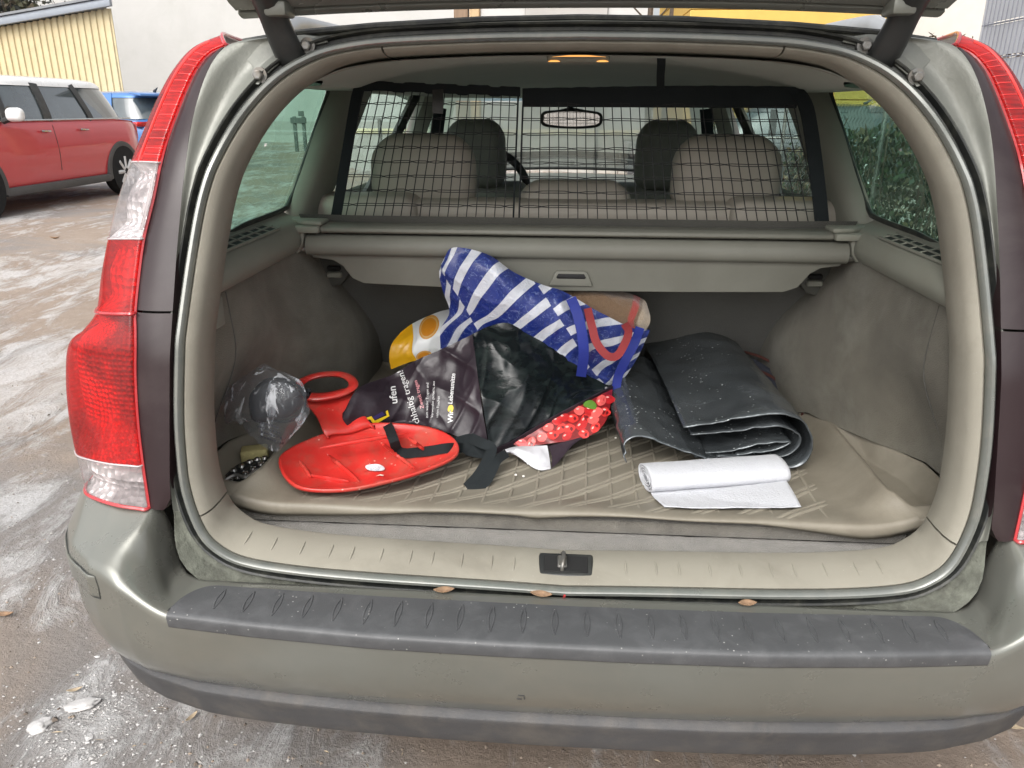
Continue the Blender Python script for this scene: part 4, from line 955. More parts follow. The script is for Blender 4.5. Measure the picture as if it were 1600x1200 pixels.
# ---- blue bag with white stripes, blanket inside it
BB = thing('blue_striped_bag', 'blue shopping bag with white diagonal stripes slumped against the cargo cover', 'shopping bag', tuple(atY(840, 560, .72)))
bs = Sheet([[(690, 412, .705), (703, 389, .70), (728, 388, .70), (766, 400, .70), (802, 425, .70), (842, 443, .70), (886, 458, .705), (935, 486, .71), (985, 511, .73), (1016, 516, .75)],
            [(686, 428, .70), (702, 420, .685), (735, 420, .675), (775, 432, .67), (812, 455, .67), (850, 472, .67), (890, 488, .67), (930, 512, .68), (975, 530, .71), (1010, 530, .75)],
            [(692, 455, .71), (712, 455, .69), (745, 456, .675), (785, 468, .665), (820, 485, .66), (856, 500, .66), (893, 515, .665), (928, 535, .675), (968, 550, .71), (1003, 545, .75)],
            [(702, 488, .725), (722, 488, .70), (752, 490, .685), (790, 500, .675), (825, 512, .67), (860, 526, .67), (898, 540, .675), (930, 558, .69), (962, 570, .72), (996, 560, .75)],
            [(688, 515, .74), (715, 512, .715), (752, 512, .70), (795, 520, .69), (830, 540, .69), (868, 556, .69), (904, 568, .695), (936, 582, .71), (960, 590, .73), (985, 578, .75)],
            [(688, 545, .75), (720, 545, .73), (760, 545, .72), (800, 560, .715), (840, 580, .71), (880, 590, .71), (915, 592, .715), (945, 600, .72), (962, 604, .735), (972, 598, .75)]], 90, 140, .0085, 11, 1)
m, t, b = nodes('blue_white_stripe_foil'); uvc = coords(t, 'UV'); sp = N(t, 'ShaderNodeSeparateXYZ'); L(t, uvc, sp.inputs[0])
px_n = math_(t, 'MULTIPLY', sp.outputs[0], 4.6); py_n = math_(t, 'MULTIPLY', sp.outputs[1], 1.9)       # about decimetres across the cloth
a_ = rad(-45); ca, sa = math.cos(a_), math.sin(a_)
pp = math_(t, 'SUBTRACT', math_(t, 'MULTIPLY', px_n, ca), math_(t, 'MULTIPLY', py_n, -sa)); qq = math_(t, 'ADD', math_(t, 'MULTIPLY', px_n, -sa), math_(t, 'MULTIPLY', py_n, ca))
band = math_(t, 'FLOOR', math_(t, 'MULTIPLY', math_(t, 'ADD', pp, math_(t, 'MULTIPLY', qq, .25)), .46))
fr = math_(t, 'FRACT', math_(t, 'ADD', math_(t, 'MULTIPLY', qq, 2.45), math_(t, 'MULTIPLY', band, .5)))
stp_ = math_(t, 'LESS_THAN', fr, .36)
c = mixc(t, stp_, (.008, .024, .19), (.58, .60, .66)); co = coords(t, 'Object')
c = mixc(t, math_(t, 'MULTIPLY', ramp(t, noi(t, co, 60, 6, .75, 2.0), [(.55, 0), (.62, 1)]), .4), c, (.30, .38, .58))
L(t, c, b.inputs['Base Color']); b.inputs['Roughness'].default_value = .3; b.inputs['Coat Weight'].default_value = .35; b.inputs['Coat Roughness'].default_value = .15
bp = N(t, 'ShaderNodeBump'); bp.inputs['Strength'].default_value = .8; bp.inputs['Distance'].default_value = .006; L(t, noi(t, co, 42, 6, .75, 2.5), bp.inputs['Height']); L(t, bp.outputs[0], b.inputs['Normal'])
bs.build('bag_body', m, BB, back=.10)
m_bl = M('blue_handle_web', (.010, .022, .20), .7, bump=.3, bscale=500); m_rd = M('red_handle_web', (.20, .02, .022), .75, bump=.3, bscale=500)
def strap(pts, wd, mat, name, parent, side=None, off=.0):
    W = np.array([atY(*p) for p in pts]); W = cr(W, 40); T = np.gradient(W, axis=0); S = np.cross(T, W-CAM_POS); 
    if side is not None: S = np.broadcast_to(np.array(side, float), S.shape)
    V, F = ribbon(W, wd, S, .002); return mk(name, V, F, mat, parent)
strap([(892, 466, .668), (902, 490, .645), (910, 525, .635), (912, 555, .64), (908, 588, .665)], .022, m_bl, 'handle', BB)
strap([(918, 482, .665), (925, 510, .63), (932, 535, .615), (948, 555, .61), (962, 557, .615), (972, 545, .63), (982, 520, .66), (976, 506, .69)], .017, m_rd, 'handle', BB)
strap([(1000, 512, .73), (992, 535, .70), (978, 562, .69), (966, 588, .70), (962, 612, .70)], .020, m_bl, 'handle', BB)
BL = thing('brown_blanket', 'rolled brown fleece blanket with red band and cream end in the blue bag', 'blanket', tuple(atY(950, 500, .78)))
m, t, b = nodes('brown_fleece'); co = coords(t, 'UV'); sp = N(t, 'ShaderNodeSeparateXYZ'); L(t, co, sp.inputs[0]); oc = coords(t, 'Object')
uj = math_(t, 'ADD', sp.outputs[0], math_(t, 'MULTIPLY_ADD', noi(t, oc, 90, 4, .7), .05, -.025))
n1 = noi(t, oc, 300, 3, .7); c = mixc(t, n1, (.10, .058, .030), (.24, .15, .085))
c = mixc(t, ramp(t, uj, [(.64, 0), (.66, 1), (.74, 1), (.76, 0)]), c, (.36, .045, .035)); c = mixc(t, ramp(t, uj, [(.79, 0), (.82, 1)]), c, mixc(t, n1, (.30, .22, .14), (.62, .52, .40)))
L(t, c, b.inputs['Base Color']); b.inputs['Roughness'].default_value = .95; b.inputs['Sheen Weight'].default_value = .5
bp = N(t, 'ShaderNodeBump'); bp.inputs['Strength'].default_value = .9; bp.inputs['Distance'].default_value = .004; L(t, n1, bp.inputs['Height']); L(t, bp.outputs[0], b.inputs['Normal'])
bk = Sheet([[(872, 452, .80), (900, 449, .80), (935, 450, .80), (970, 455, .80), (992, 461, .80), (1008, 470, .80), (1014, 485, .80)], [(880, 458, .775), (905, 456, .77), (938, 460, .765), (968, 467, .765), (990, 475, .765), (1005, 485, .77), (1016, 495, .785)],
            [(890, 470, .77), (915, 475, .755), (940, 484, .75), (963, 492, .75), (983, 500, .75), (999, 503, .76), (1015, 506, .78)], [(900, 490, .78), (920, 500, .76), (945, 512, .755), (965, 515, .755), (985, 518, .76), (1000, 518, .77), (1008, 517, .785)]], 40, 70, .003, 20, 2)
bk.build('blanket_roll', m, BL, back=.06)

# ---- black bag with print, lying in front
KB = thing('black_print_bag', 'crumpled black supermarket bag with white lettering and printed raspberries', 'shopping bag', tuple(atY(760, 700, .54)))
m_bag = M('black_woven_bag', (.022, .015, .021), .38, 0, .35, coat=.12, coat_r=.2, var=.3, dirt=(.06, .045, .055), dirt_amt=.5, dscale=10, bump=.25, bscale=60)
m_gloss = M('black_bag_lining', (.005, .007, .008), .20, 0, .22, coat=.08, coat_r=.05, var=.3, vscale=12, dirt=(.025, .036, .034), dirt_amt=.6, dscale=14, bump=.18, bscale=40, stretch=(1, 1, 2.2))
fa = Sheet([[(536, 646, .50), (561, 606, .555), (611, 586, .645), (650, 563, .65), (695, 543, .655), (738, 522, .66)], [(536, 655, .495), (584, 632, .545), (630, 616, .605), (672, 600, .612), (712, 585, .615), (745, 575, .60)],
            [(544, 666, .50), (590, 654, .54), (632, 644, .578), (675, 638, .575), (715, 634, .568), (752, 630, .555)], [(556, 673, .505), (582, 672, .535), (622, 662, .57), (665, 665, .56), (712, 681, .54), (765, 707, .52)]], 80, 120, .0085, 12, 4)
fa.build('printed_side', m_bag, KB, back=.05, bdir=(.1, 1, -.6))
fb = Sheet([[(737, 522, .66), (766, 509, .668), (796, 505, .672), (832, 526, .68), (892, 558, .70), (957, 598, .735)], [(745, 575, .60), (780, 572, .61), (818, 567, .62), (858, 580, .645), (905, 600, .68), (956, 602, .725)],
            [(754, 630, .555), (786, 628, .565), (822, 620, .58), (858, 618, .61), (900, 617, .65), (954, 606, .71)], [(766, 707, .52), (800, 691, .54), (835, 670, .56), (870, 650, .585), (912, 629, .625), (956, 609, .69)]], 80, 120, .0085, 12, 6)
fb.build('glossy_side', m_gloss, KB, back=.05, bdir=(0, 1, -.5))
hemp = fb.drape([(767, 708), (800, 693), (835, 672), (870, 652), (912, 631), (957, 608)], .002); V, F = ribbon(cr(hemp, 30), .013, np.array([0, -.2, 1.0]), .003); mk('bag_hem', V, F, m_bag, KB)
m = M('raspberry_print', (.20, .010, .012), .35, var=.4, vscale=60, coat=.3)
fr_ = Sheet([[(800, 693, .538), (835, 672, .558), (870, 652, .583), (912, 631, .623), (940, 616, .66), (957, 608, .69)], [(806, 696, .535), (845, 684, .548), (883, 670, .565), (920, 653, .59), (942, 636, .62), (956, 622, .66)], [(815, 699, .533), (858, 693, .54), (900, 687, .55), (930, 676, .565), (947, 657, .59), (953, 636, .63)]], 20, 50, .002, 25, 7)
rp_ = rp = fr_.build('raspberry_panel', m, KB, back=.02)
random.seed(12); m_be = [M('print_berry_red', (.62, .035, .03), .35, var=.2, vscale=90), M('print_berry_pink', (.66, .10, .09), .35, var=.2, vscale=90), M('print_berry_deep', (.46, .018, .02), .35, var=.2, vscale=90)]; m_hi = M('print_berry_light', (.85, .42, .38), .35); m_ho = M('print_berry_hollow', (.16, .008, .012), .4)
bx = []
for k in range(400):
    x, y = random.uniform(806, 955), random.uniform(612, 700); lo_ = np.interp(x, [800, 835, 870, 912, 940, 957], [693, 672, 652, 631, 617, 609]); hi_ = np.interp(x, [815, 858, 900, 930, 947, 955], [699, 693, 687, 676, 657, 634])
    if lo_+5 < y < hi_-4 and all(math.hypot(x-u, (y-v)) > 11.5 for u, v in bx): bx.append((x, y))
for k, (x, y) in enumerate(bx):
    a = random.uniform(-1.2, .4); A_, B_2 = random.uniform(8.2, 10.0), random.uniform(6.0, 7.6); c, s = math.cos(a), math.sin(a)
    def ell(cx, cy, u, v, n=16, wob=.08): return [(x+c*(cx+u*math.cos(q)*(1+wob*math.sin(3*q+k)))-s*(cy+v*math.sin(q)), y+s*(cx+u*math.cos(q))+c*(cy+v*math.sin(q)*(1+wob*math.cos(4*q)))) for q in np.linspace(0, 2*math.pi, n, endpoint=False)]
    MB().add(fr_.drape(ell(0, 0, A_, B_2), .0009+.00012*(k % 5)), [list(range(16))]).build('printed_berry', m_be[k % 3], rp_, smooth=False)
    hb2 = MB().add(fr_.drape(ell(-A_*.3, -B_2*.42, A_*.28, B_2*.2, 10), .0019), [list(range(10))]); hb2.build('berry_shine', m_hi, rp_, smooth=False)
    if k % 3 == 0: MB().add(fr_.drape(ell(A_*.35, B_2*.1, A_*.24, B_2*.42, 12), .0018), [list(range(12))]).build('berry_hollow', m_ho, rp_, smooth=False)
lf = fr_.drape(cr([(911, 634), (915, 628), (924, 626), (931, 632), (931, 640), (920, 639)], 16, True), .002); MB().add(lf, [list(range(16))]).build('printed_leaf', M('print_leaf_green', (.10, .22, .03), .35), rp, smooth=False)
m_pw = M('print_white', (.66, .66, .66), .4); m_py = M('print_yellow', (.75, .52, .02), .4); m_pb = M('print_blue', (.03, .02, .10), .4); m_pp = M('print_pink', (.5, .22, .24), .4)
ps = [o for o in bpy.data.objects if o.name.startswith('printed_side')][0]
print_text(fa, 'ufen', (621, 631), (-.12, -1), 12, m_pw, ps, .5)
print_text(fa, 'chhaltig tragen!', (656, 661), (-.32, -1), 10.5, m_pw, ps, 0)
print_text(fa, 'Zweck tragen', (663, 638), (-.25, -1), 6, m_pp, ps, .3)
for k, tx in enumerate(('zum wieder Tragen und', 'Verwenden gemacht, aus', 'vielen Flaschen')):
    print_text(fa, tx, (669+8*k, 653), (.02+.03*k, -1), 4.2, m_pw, ps)
print_text(fa, 'Wir', (708, 661), (.02, -1), 8.5, m_pw, ps, .5)
hv = cr([(705, 640), (701, 644), (700, 639), (702, 634), (707, 633), (709, 637), (708, 642), (705, 646)], 16, True); MB().add(fa.drape(hv, .0016), [list(range(16))]).build('printed_heart', m_py, ps, smooth=False)
print_text(fa, 'Lebensmitte', (707, 632), (.10, -1), 7.2, m_pw, ps, .4)
lg = MB()
for poly in ([(571, 653), (580, 650), (585, 657), (604, 649), (602, 643), (605, 641), (608, 650), (584, 664), (578, 655), (573, 656)],): lg.add(fa.drape(poly, .0014), [list(range(len(poly)))])
lg.build('printed_emblem', m_py, ps, smooth=False); MB().add(fa.drape([(581, 652), (586, 655), (601, 648), (597, 643)], .0014), [[0, 1, 2, 3]]).build('printed_emblem', m_pb, ps, smooth=False)
print_text(fb, 'essen', (944, 606), (.55, 1), 6, m_pw, bpy.data.objects['glossy_side'], .3)
# handles of the black bag: flat webbing loop and the loop end hanging to the front
W = [atY(604, 662, .545)]+[on_seat(*q)+np.array([0, 0, .007]) for q in ((609, 676), (615, 692), (622, 709), (633, 713), (650, 712), (675, 709), (700, 705))]+[atY(722, 700, .492)]
W = cr(np.array(W), 44); T_2 = np.gradient(W, axis=0); V, F = ribbon(W, .020, np.cross(T_2, W-CAM_POS), .002); mk('handle', V, F, m_web, KB)
strap([(735, 684, .50), (752, 692, .475), (768, 700, .462), (762, 718, .435), (748, 742, .405), (730, 762, .385)], .021, m_web, 'handle', KB)
strap([(728, 761, .384), (745, 764, .384), (760, 752, .398), (770, 734, .42), (778, 718, .445), (792, 708, .475)], .018, m_web, 'handle', KB)
kn = Sheet([[(708, 684, .515), (735, 678, .515), (765, 690, .51)], [(715, 700, .495), (740, 700, .485), (772, 706, .49)], [(730, 712, .48), (750, 716, .475), (775, 716, .48)]], 18, 24, .006, 28, 9); kn.build('handle_knot', m_web, KB, back=.03)
# folded-in corner: white inside, dark outside
m_wh = M('bag_white_inside', (.60, .60, .63), .35, coat=.3, var=.1, bump=.2, bscale=50)
wi = Sheet([[(786, 703, .515), (805, 698, .52), (830, 697, .525), (855, 696, .53)], [(790, 708, .50), (812, 703, .50), (836, 708, .50), (858, 712, .51)], [(800, 708, .49), (822, 716, .485), (840, 724, .48), (860, 727, .485)], [(822, 722, .48), (832, 730, .47), (846, 735, .465), (861, 732, .47)]], 24, 26, .003, 24, 8); wi.build('bag_inside', m_wh, KB, back=.015)
wo = Sheet([[(856, 697, .53), (875, 692, .54), (898, 686, .55), (918, 681, .56)], [(862, 712, .505), (876, 705, .515), (892, 696, .53), (905, 688, .55)], [(862, 731, .468), (872, 722, .485), (884, 708, .51), (896, 694, .54)]], 20, 24, .002, 20, 11); wo.build('bag_corner', m_bag, KB, back=.02)

# ---- folded silver-black windscreen shade
SH = thing('folded_windscreen_shade', 'folded dark foil windscreen cover with painted silver glints on the boot mat', 'windscreen cover', tuple(atZ(1140, 660, .615)))
m_foil = M('black_foil_painted_glints', (.105, .118, .126), .22, .6, .5, coat=.3, coat_r=.12, var=.3, vscale=7, dirt=(.19, .205, .215), dirt_amt=.6, dscale=7, bump=.55, bscale=48, rvar=.10, speck=((.75, .80, .79), 85, .14))  # bright specks are glints of the shiny foil, painted into its colour
def foil(front, delta, name, n=60, wr=.0055, seed=0):
    Fp = np.array([atY(x, y, Y) for x, y, Y in front]); Fp = cr(Fp, n); rows_ = []
    for t in np.linspace(0, 1, 46):
        d = np.array([np.interp(np.linspace(0, 1, n), np.linspace(0, 1, len(delta)), [q[c] for q in delta]) for c in range(3)]).T
        rows_.append(Fp+d*t+np.array([0, 0, .012])*math.sin(t*3.1)*.6)
    sh = Sheet(np.array(rows_), 46, n, wr, 12, seed, smooth=False, world=True, edge=1.0); sh.P[..., 2] = np.maximum(sh.P[..., 2], .6155)
    return sh.build(name, m_foil, SH, thick=.0026)
foil([(1085, 712, .50), (1140, 722, .50), (1200, 730, .50), (1245, 730, .50), (1267, 712, .50), (1270, 685, .50), (1254, 660, .50), (1215, 646, .50), (1165, 650, .50), (1115, 660, .50), (1068, 668, .50)],
     [(-.01, .5, .0), (-.03, .6, .0), (-.05, .70, .01), (-.05, .70, .02), (-.06, .70, .02), (-.03, .62, .015), (-.03, .60, .01)], 'outer_fold', seed=1)
foil([(1120, 712, .515), (1180, 716, .515), (1230, 712, .515), (1250, 696, .515), (1245, 676, .515), (1215, 664, .515), (1160, 672, .515), (1110, 676, .515), (1080, 680, .515)], [(-.01, .5, 0), (-.04, .6, 0), (-.05, .6, .005), (-.03, .55, 0)], 'inner_fold', seed=2)
foil([(1100, 706, .52), (1150, 702, .52), (1195, 694, .52), (1236, 690, .52), (1200, 706, .52), (1150, 710, .52)], [(-.01, .4, 0), (-.04, .45, 0), (-.03, .45, 0)], 'inner_fold', seed=3)
foil([(981, 722, .455), (976, 708, .462), (974, 695, .475), (984, 686, .48), (1004, 682, .485), (1030, 690, .485), (1065, 703, .48), (1105, 719, .475)],
     [(-.03, .36, .0), (-.035, .36, .02), (-.035, .38, .035), (-.035, .42, .04), (-.02, .46, .04), (-.02, .48, .03), (.0, .5, .0)], 'side_fold', seed=4)

# ---- dark cloth bag behind it
DC = thing('dark_cloth_bag', 'dark blue cloth bag with rust red edge behind the foil cover', 'cloth bag', tuple(atZ(1215, 600, .615)))
dcs = Sheet([[(1120, 550, 1.10), (1150, 552, 1.08), (1180, 562, 1.02), (1210, 580, .95)], [(1140, 575, 1.02), (1170, 575, 1.0), (1202, 582, .95), (1235, 605, .88)], [(1175, 610, .93), (1200, 605, .92), (1225, 612, .87), (1250, 632, .80)], [(1215, 650, .82), (1232, 645, .80), (1245, 648, .78), (1256, 655, .75)]], 30, 30, .006, 16, 12)
dcs.P[..., 2] = np.maximum(dcs.P[..., 2], .615)
dcs.build('cloth_body', M('navy_cloth', (.012, .016, .03), .8, var=.4, bump=.5, bscale=200, sheen=.2), DC, back=.05)
for pts in ([(1150, 548, 1.06), (1195, 562, .98), (1232, 590, .90), (1252, 625, .80), (1255, 650, .75)], [(1175, 575, .98), (1210, 592, .91), (1238, 618, .84), (1246, 640, .78)]):
    W = dcs.drape([(p[0], p[1]) for p in pts], .004); V, F = ribbon(cr(W, 20), .006, (.4, -.2, .9), .003); mk('rust_edging', V, F, M('rust_webbing', (.075, .022, .016), .8), DC)

# ---- kitchen paper
PR_ = thing('paper_towel', 'flattened roll of white kitchen paper with a loose torn sheet', 'kitchen paper', tuple(atZ(1110, 760, .615)))
m_pap = M('kitchen_paper', (.52, .53, .56), .95, 0, .1, var=.03, bump=.5, bscale=220, sheen=.2)
Lc, Rc = atZ(1008, 746, .632), atZ(1219, 731, .632); ax = Rc-Lc
G = []
for a in np.linspace(rad(-110), rad(255), 40):
    r = .0225 if a < rad(250) else .021; row = []
    for t in np.linspace(0, 1, 40):
        p = Lc+ax*t; yv = np.array([-ax[1], ax[0], 0]); yv /= np.linalg.norm(yv)
        wv = 1+.03*noise.noise(Vector((t*5, a, 0))); row.append(p+yv*math.cos(a)*r*1.75*wv+np.array([0, 0, 1])*math.sin(a)*r*.85*wv)
    G.append(row)
roll = mk('paper_roll', *grid(np.array(G)), m_pap, PR_, sharp=0); solidify(roll, .003)
for k, q in ((0, .86), (1, .62), (2, .40)):
    pts = [Lc+ax*.004+yv*math.cos(a)*.0225*1.75*q+np.array([0, 0, 1])*math.sin(a)*.0225*.85*q for a in np.linspace(0, 2*math.pi, 24, endpoint=False)]
    V, F = tube(pts, .0012, 5, closed=True); mk('paper_layer', V, F, m_pap, roll)
ls = Sheet([[(1014, 766, .40), (1085, 762, .413), (1155, 756, .43), (1226, 747, .45)], [(1018, 772, .375), (1090, 769, .39), (1160, 764, .40), (1232, 756, .42)], [(1026, 787, .342), (1095, 784, .35), (1168, 779, .36), (1242, 773, .372)], [(1037, 804, .303), (1105, 803, .306), (1180, 799, .316), (1252, 792, .332)]], 26, 40, .0012, 18, 13)
for i in range(26):
    for j in range(40): ls.P[i, j, 2] = max(ls.P[i, j, 2], mat_z(ls.P[i, j, 0], ls.P[i, j, 1])+.0065+.002*abs(noise.noise(Vector(ls.P[i, j]*25))))
ls.build('loose_sheet', m_pap, PR_, thick=.0008)

# ---- things in the left corner
BK = thing('black_pouch', 'round black pouch wrapped inside the clear plastic bag', 'pouch', tuple(atY(435, 665, .39)))
c_ = atY(438, 624, .41); V, F = lathe([(.0, -.012), (.03, -.0115), (.046, -.008), (.052, .002), (.046, .010), (.025, .013), (0, .014)], (0, 0, 0), 1, 32)
for i in range(len(V)): V[i] += .011*noise.noise(Vector(V[i]*19))
V[:, 2] += .35*V[:, 0]*(V[:, 2] < 0); V = V*[1.12, .8, .80]@np.array(Matrix.Rotation(rad(25), 3, 'Z')).T+c_; mk('pouch_body', V, F, M('pouch_black', (.012, .014, .018), .7, var=.3, bump=.3, bscale=90), BK, sharp=0)
V, F = tube([c_+np.array([.05*math.cos(a), -.004, .045*math.sin(a)]) for a in np.linspace(0, 2*math.pi, 30, endpoint=False)], .0025, 6, closed=True); mk('pouch_seam', V, F, m_web, BK)
PB = thing('clear_plastic_bag', 'crumpled clear plastic bag standing in the left corner bin', 'plastic bag', tuple(atY(420, 695, .35)))
m, t, b = nodes('clear_film'); t.nodes.remove(b); tr = N(t, 'ShaderNodeBsdfTransparent'); tr.inputs[0].default_value = (.86, .88, .90, 1); gl = N(t, 'ShaderNodeBsdfGlossy'); gl.inputs['Roughness'].default_value = .14; df = N(t, 'ShaderNodeBsdfDiffuse'); df.inputs[0].default_value = (.6, .62, .65, 1)
oc = coords(t, 'Object'); bp = N(t, 'ShaderNodeBump'); bp.inputs['Strength'].default_value = .5; bp.inputs['Distance'].default_value = .006; L(t, noi(t, oc, 34, 4, .6, 1.2), bp.inputs['Height']); L(t, bp.outputs[0], gl.inputs['Normal'])
lw = N(t, 'ShaderNodeLayerWeight'); lw.inputs['Blend'].default_value = .5; L(t, bp.outputs[0], lw.inputs['Normal']); m1 = N(t, 'ShaderNodeMixShader'); L(t, math_(t, 'MULTIPLY_ADD', math_(t, 'POWER', lw.outputs['Facing'], 2.2), .30, .008), m1.inputs[0]); L(t, tr.outputs[0], m1.inputs[1]); L(t, gl.outputs[0], m1.inputs[2])
m2 = N(t, 'ShaderNodeMixShader'); st_n = noi(t, coords(t, 'Object', (1, 1, .35), (0, rad(35), 0)), 34, 3, .6, .8); L(t, math_(t, 'MULTIPLY_ADD', ramp(t, st_n, [(.57, 0), (.64, 1)]), .42, .04), m2.inputs[0]); L(t, m1.outputs[0], m2.inputs[1]); L(t, df.outputs[0], m2.inputs[2]); L(t, m2.outputs[0], t.nodes['Material Output'].inputs[0]); m_film = m  # pale diffuse streaks painted in as white reflections on the film
fs_ = Sheet([[(402, 574, .40), (412, 568, .40), (424, 573, .395), (446, 588, .385), (466, 606, .38)], [(358, 604, .40), (388, 594, .375), (418, 594, .35), (452, 602, .345), (476, 625, .36)], [(350, 632, .385), (376, 622, .355), (412, 620, .325), (452, 628, .325), (484, 642, .35)],
             [(351, 662, .375), (366, 648, .35), (404, 650, .325), (446, 656, .325), (474, 662, .35)], [(368, 652, .37), (386, 666, .345), (414, 678, .33), (440, 682, .33), (458, 680, .35)], [(384, 668, .365), (400, 690, .355), (418, 703, .35), (434, 706, .35), (448, 694, .36)]], 70, 70, .008, 13, 15)
fs_.build('film', m_film, PB, back=.05)
lb = MB(); random.seed(3)
for r in range(4):
    x = 402+r*2.5
    while x < 436+r*2:
        wq = random.uniform(1, 3.4); y0 = 655+r*7+(x-402)*.32; lb.add(fs_.drape([(x, y0), (x+wq, y0+wq*.3), (x+wq-.6, y0+3.6), (x-.6, y0+3.4)], .003), [[0, 1, 2, 3]]); x += wq+random.uniform(.8, 1.8)
lbo = lb.build('printed_rows', M('bag_print_dark', (.05, .05, .06), .6), PB, smooth=False); lbo['kind'] = 'stuff'
SP_ = thing('sponge', 'small pale yellow sponge block in the left corner bin', 'sponge', tuple(atY(398, 722, .44)))
V, F = rbox((0, 0, 0), (.052, .035, .028), .005, 3)
for i in range(len(V)): V[i] += .0012*noise.noise(Vector(V[i]*150))
mk('sponge_block', V@np.array(Matrix.Rotation(rad(18), 3, 'Z')).T+atY(398, 709, .455), F, M('sponge_yellow', (.50, .44, .20), .95, bump=1.0, bscale=260), SP_, sharp=0)
SK = thing('shoe_spikes', 'black rubber shoe spikes with shiny studs in the left corner of the boot', 'shoe spikes', tuple(atY(385, 758, .36)))
sb = Sheet([[(352, 742, .37), (372, 725, .40), (398, 716, .43), (424, 712, .45)], [(345, 753, .355), (370, 738, .375), (400, 728, .40), (425, 720, .43)], [(350, 760, .345), (378, 753, .35), (402, 742, .37), (420, 730, .40)]], 16, 28, .006, 30, 16); sb.build('rubber_web', M('spike_rubber', (.014, .015, .016), .3, coat=.5), SK, back=.02)
for p in ((366, 737), (378, 731), (390, 724), (402, 720), (414, 718), (372, 748), (384, 742), (396, 735), (408, 728), (362, 753), (390, 748), (403, 740)):
    c_ = sb.drape([p], .003)[0]; V, F = lathe([(.0, -.005), (.005, -.004), (.0068, 0), (.0055, .004), (0, .006)], c_, 2, 10); mk('stud', V, F, m_chrome, SK)
V, F = tube(cr([atY(*p) for p in ((352, 750, .34), (368, 742, .35), (384, 746, .345), (398, 736, .36), (414, 730, .375), (420, 719, .40))], 30), .0035, 6); mk('chain_strand', V, F, m_steel, SK)

# ---- dead leaves and twigs in the sill gutter
m_leaf = M('dead_leaf', (.25, .155, .09), .8, var=.4, vscale=60)
def leaf(c, ln, wd, rz, curl, name, label, mat=None, group=None):
    G = []
    for i, t in enumerate(np.linspace(0, 1, 9)):
        w_ = wd*math.sin(math.pi*min(1, t*.96+.03))**.8
        G.append([(t*ln-ln/2, s*w_, curl*ln*((t-.5)**2*2.4)+abs(s)**1.5*w_*.8+.0015) for s in np.linspace(-1, 1, 7)])
    V, F = grid(np.array(G)); V = V@np.array(Matrix.Rotation(rz, 3, 'Z')).T+np.array(c)
    o = mk(name, V, F, mat or m_leaf, None, sharp=0, org=tuple(c)); solidify(o, .0006); return tag(o, label, 'leaf', group)
for (px, py, rz, ln, lab) in ((697, 923, .2, .034, 'curled dead leaf in the sill gutter left of the latch'), (846, 931, -.1, .036, 'curled brown dead leaf in the sill gutter just below the latch'), (1162, 941, .15, .030, 'small ragged dead leaf in the sill gutter right of the latch')):
    p = atZ(px, py, .553); leaf((p[0], .110, .5615), ln, .008, rz, .28, 'dead_leaf', lab, group='dead leaves in the sill gutter')
for (px, py, rz, ln, lab) in ((1356, 941, .02, .055, 'straight pale twig in the sill gutter on the right'), (1475, 930, .35, .03, 'short pale twig in the right corner of the sill gutter')):
    p = atZ(px, py, .556); c_ = np.array([p[0], .116+.02*(px > 1400), .5545+.012*(px > 1400)]); d = np.array([math.cos(rz), math.sin(rz), .0])*ln/2
    V, F = tube([c_-d, c_+np.array([0, 0, .001]), c_+d], [.0009, .0012, .0007], 5); tag(mk('twig', V, F, M('twig_straw', (.5, .42, .28), .8), None, org=tuple(c_)), lab, 'twig', 'twigs in the sill gutter')
p = atZ(880, 933, .555); V, F = tube([(p[0], .117, .553), (p[0]+.002, .112, .566)], .0022, 5); tag(mk('berry_stalk', V, F, M('berry_red', (.35, .03, .03), .5), None), 'tiny red berry stalk in the gutter beside the middle leaf', 'berry')
for k, (px, py) in enumerate(((962, 684), (806, 742), (818, 744))):
    p = atZ(px, py, .615); V, F = rbox(p, (.005, .004, .004), .0012, 1); tag(mk('crumb', V, F, M('crumb_white', (.75, .73, .68), .8), None), ('tiny white crumb on the mat between the raspberry print and the foil cover', 'left of two tiny white crumbs in front of the black bag', 'right of two tiny white crumbs in front of the black bag')[k], 'crumb', 'crumbs on the boot mat')
# ================================================================== THE YARD
def gz(x, y):
    r = math.hypot(x, y); b = .07*float(sstep(4, 8.5, r))*float(sstep(2.0, -2.0, x))
    near = float(sstep(16, 6, r))
    t = .012*noise.noise(Vector((x*.9, y*.6, 3)))+.007*noise.noise(Vector((x*3.1+y, y*2.2, 9)))+.0035*noise.noise(Vector((x*11, y*9, 5)))+.0018*noise.noise(Vector((x*31, y*27, 8)))
    # ruts running past the car
    rut = .012*math.sin((x*.85+y*.35)*4.2)*float(sstep(-.6, -1.4, x))
    return b+(t+rut)*near
m, t, b = nodes('frozen_yard_earth'); co = coords(t, 'Object'); rc = coords(t, 'Object', (1.0, .38, 1.0), (0, 0, rad(28)))
n1 = noi(t, co, 1.3, 6, .62, .4); n2 = noi(t, co, 15, 8, .78); n3 = noi(t, co, 85, 6, .8)
earth = mixc(t, ramp(t, n1, [(.3, 0), (.7, 1)]), (.275, .21, .16), (.375, .31, .255)); earth = mixc(t, ramp(t, n2, [(.35, 0), (.68, 1)]), mixc(t, .45, earth, (.14, .10, .075)), earth)
earth = mixc(t, ramp(t, noi(t, co, .8, 4, .6, .6), [(.48, 0), (.60, 1)]), earth, (.23, .21, .195))
earth = mixc(t, math_(t, 'MULTIPLY', ramp(t, n3, [(.60, 0), (.72, 1)]), .6), earth, (.46, .41, .35))
i1 = noi(t, rc, .95, 7, .66, 1.1); i2 = noi(t, rc, 6.0, 8, .74, .8)
pz = None
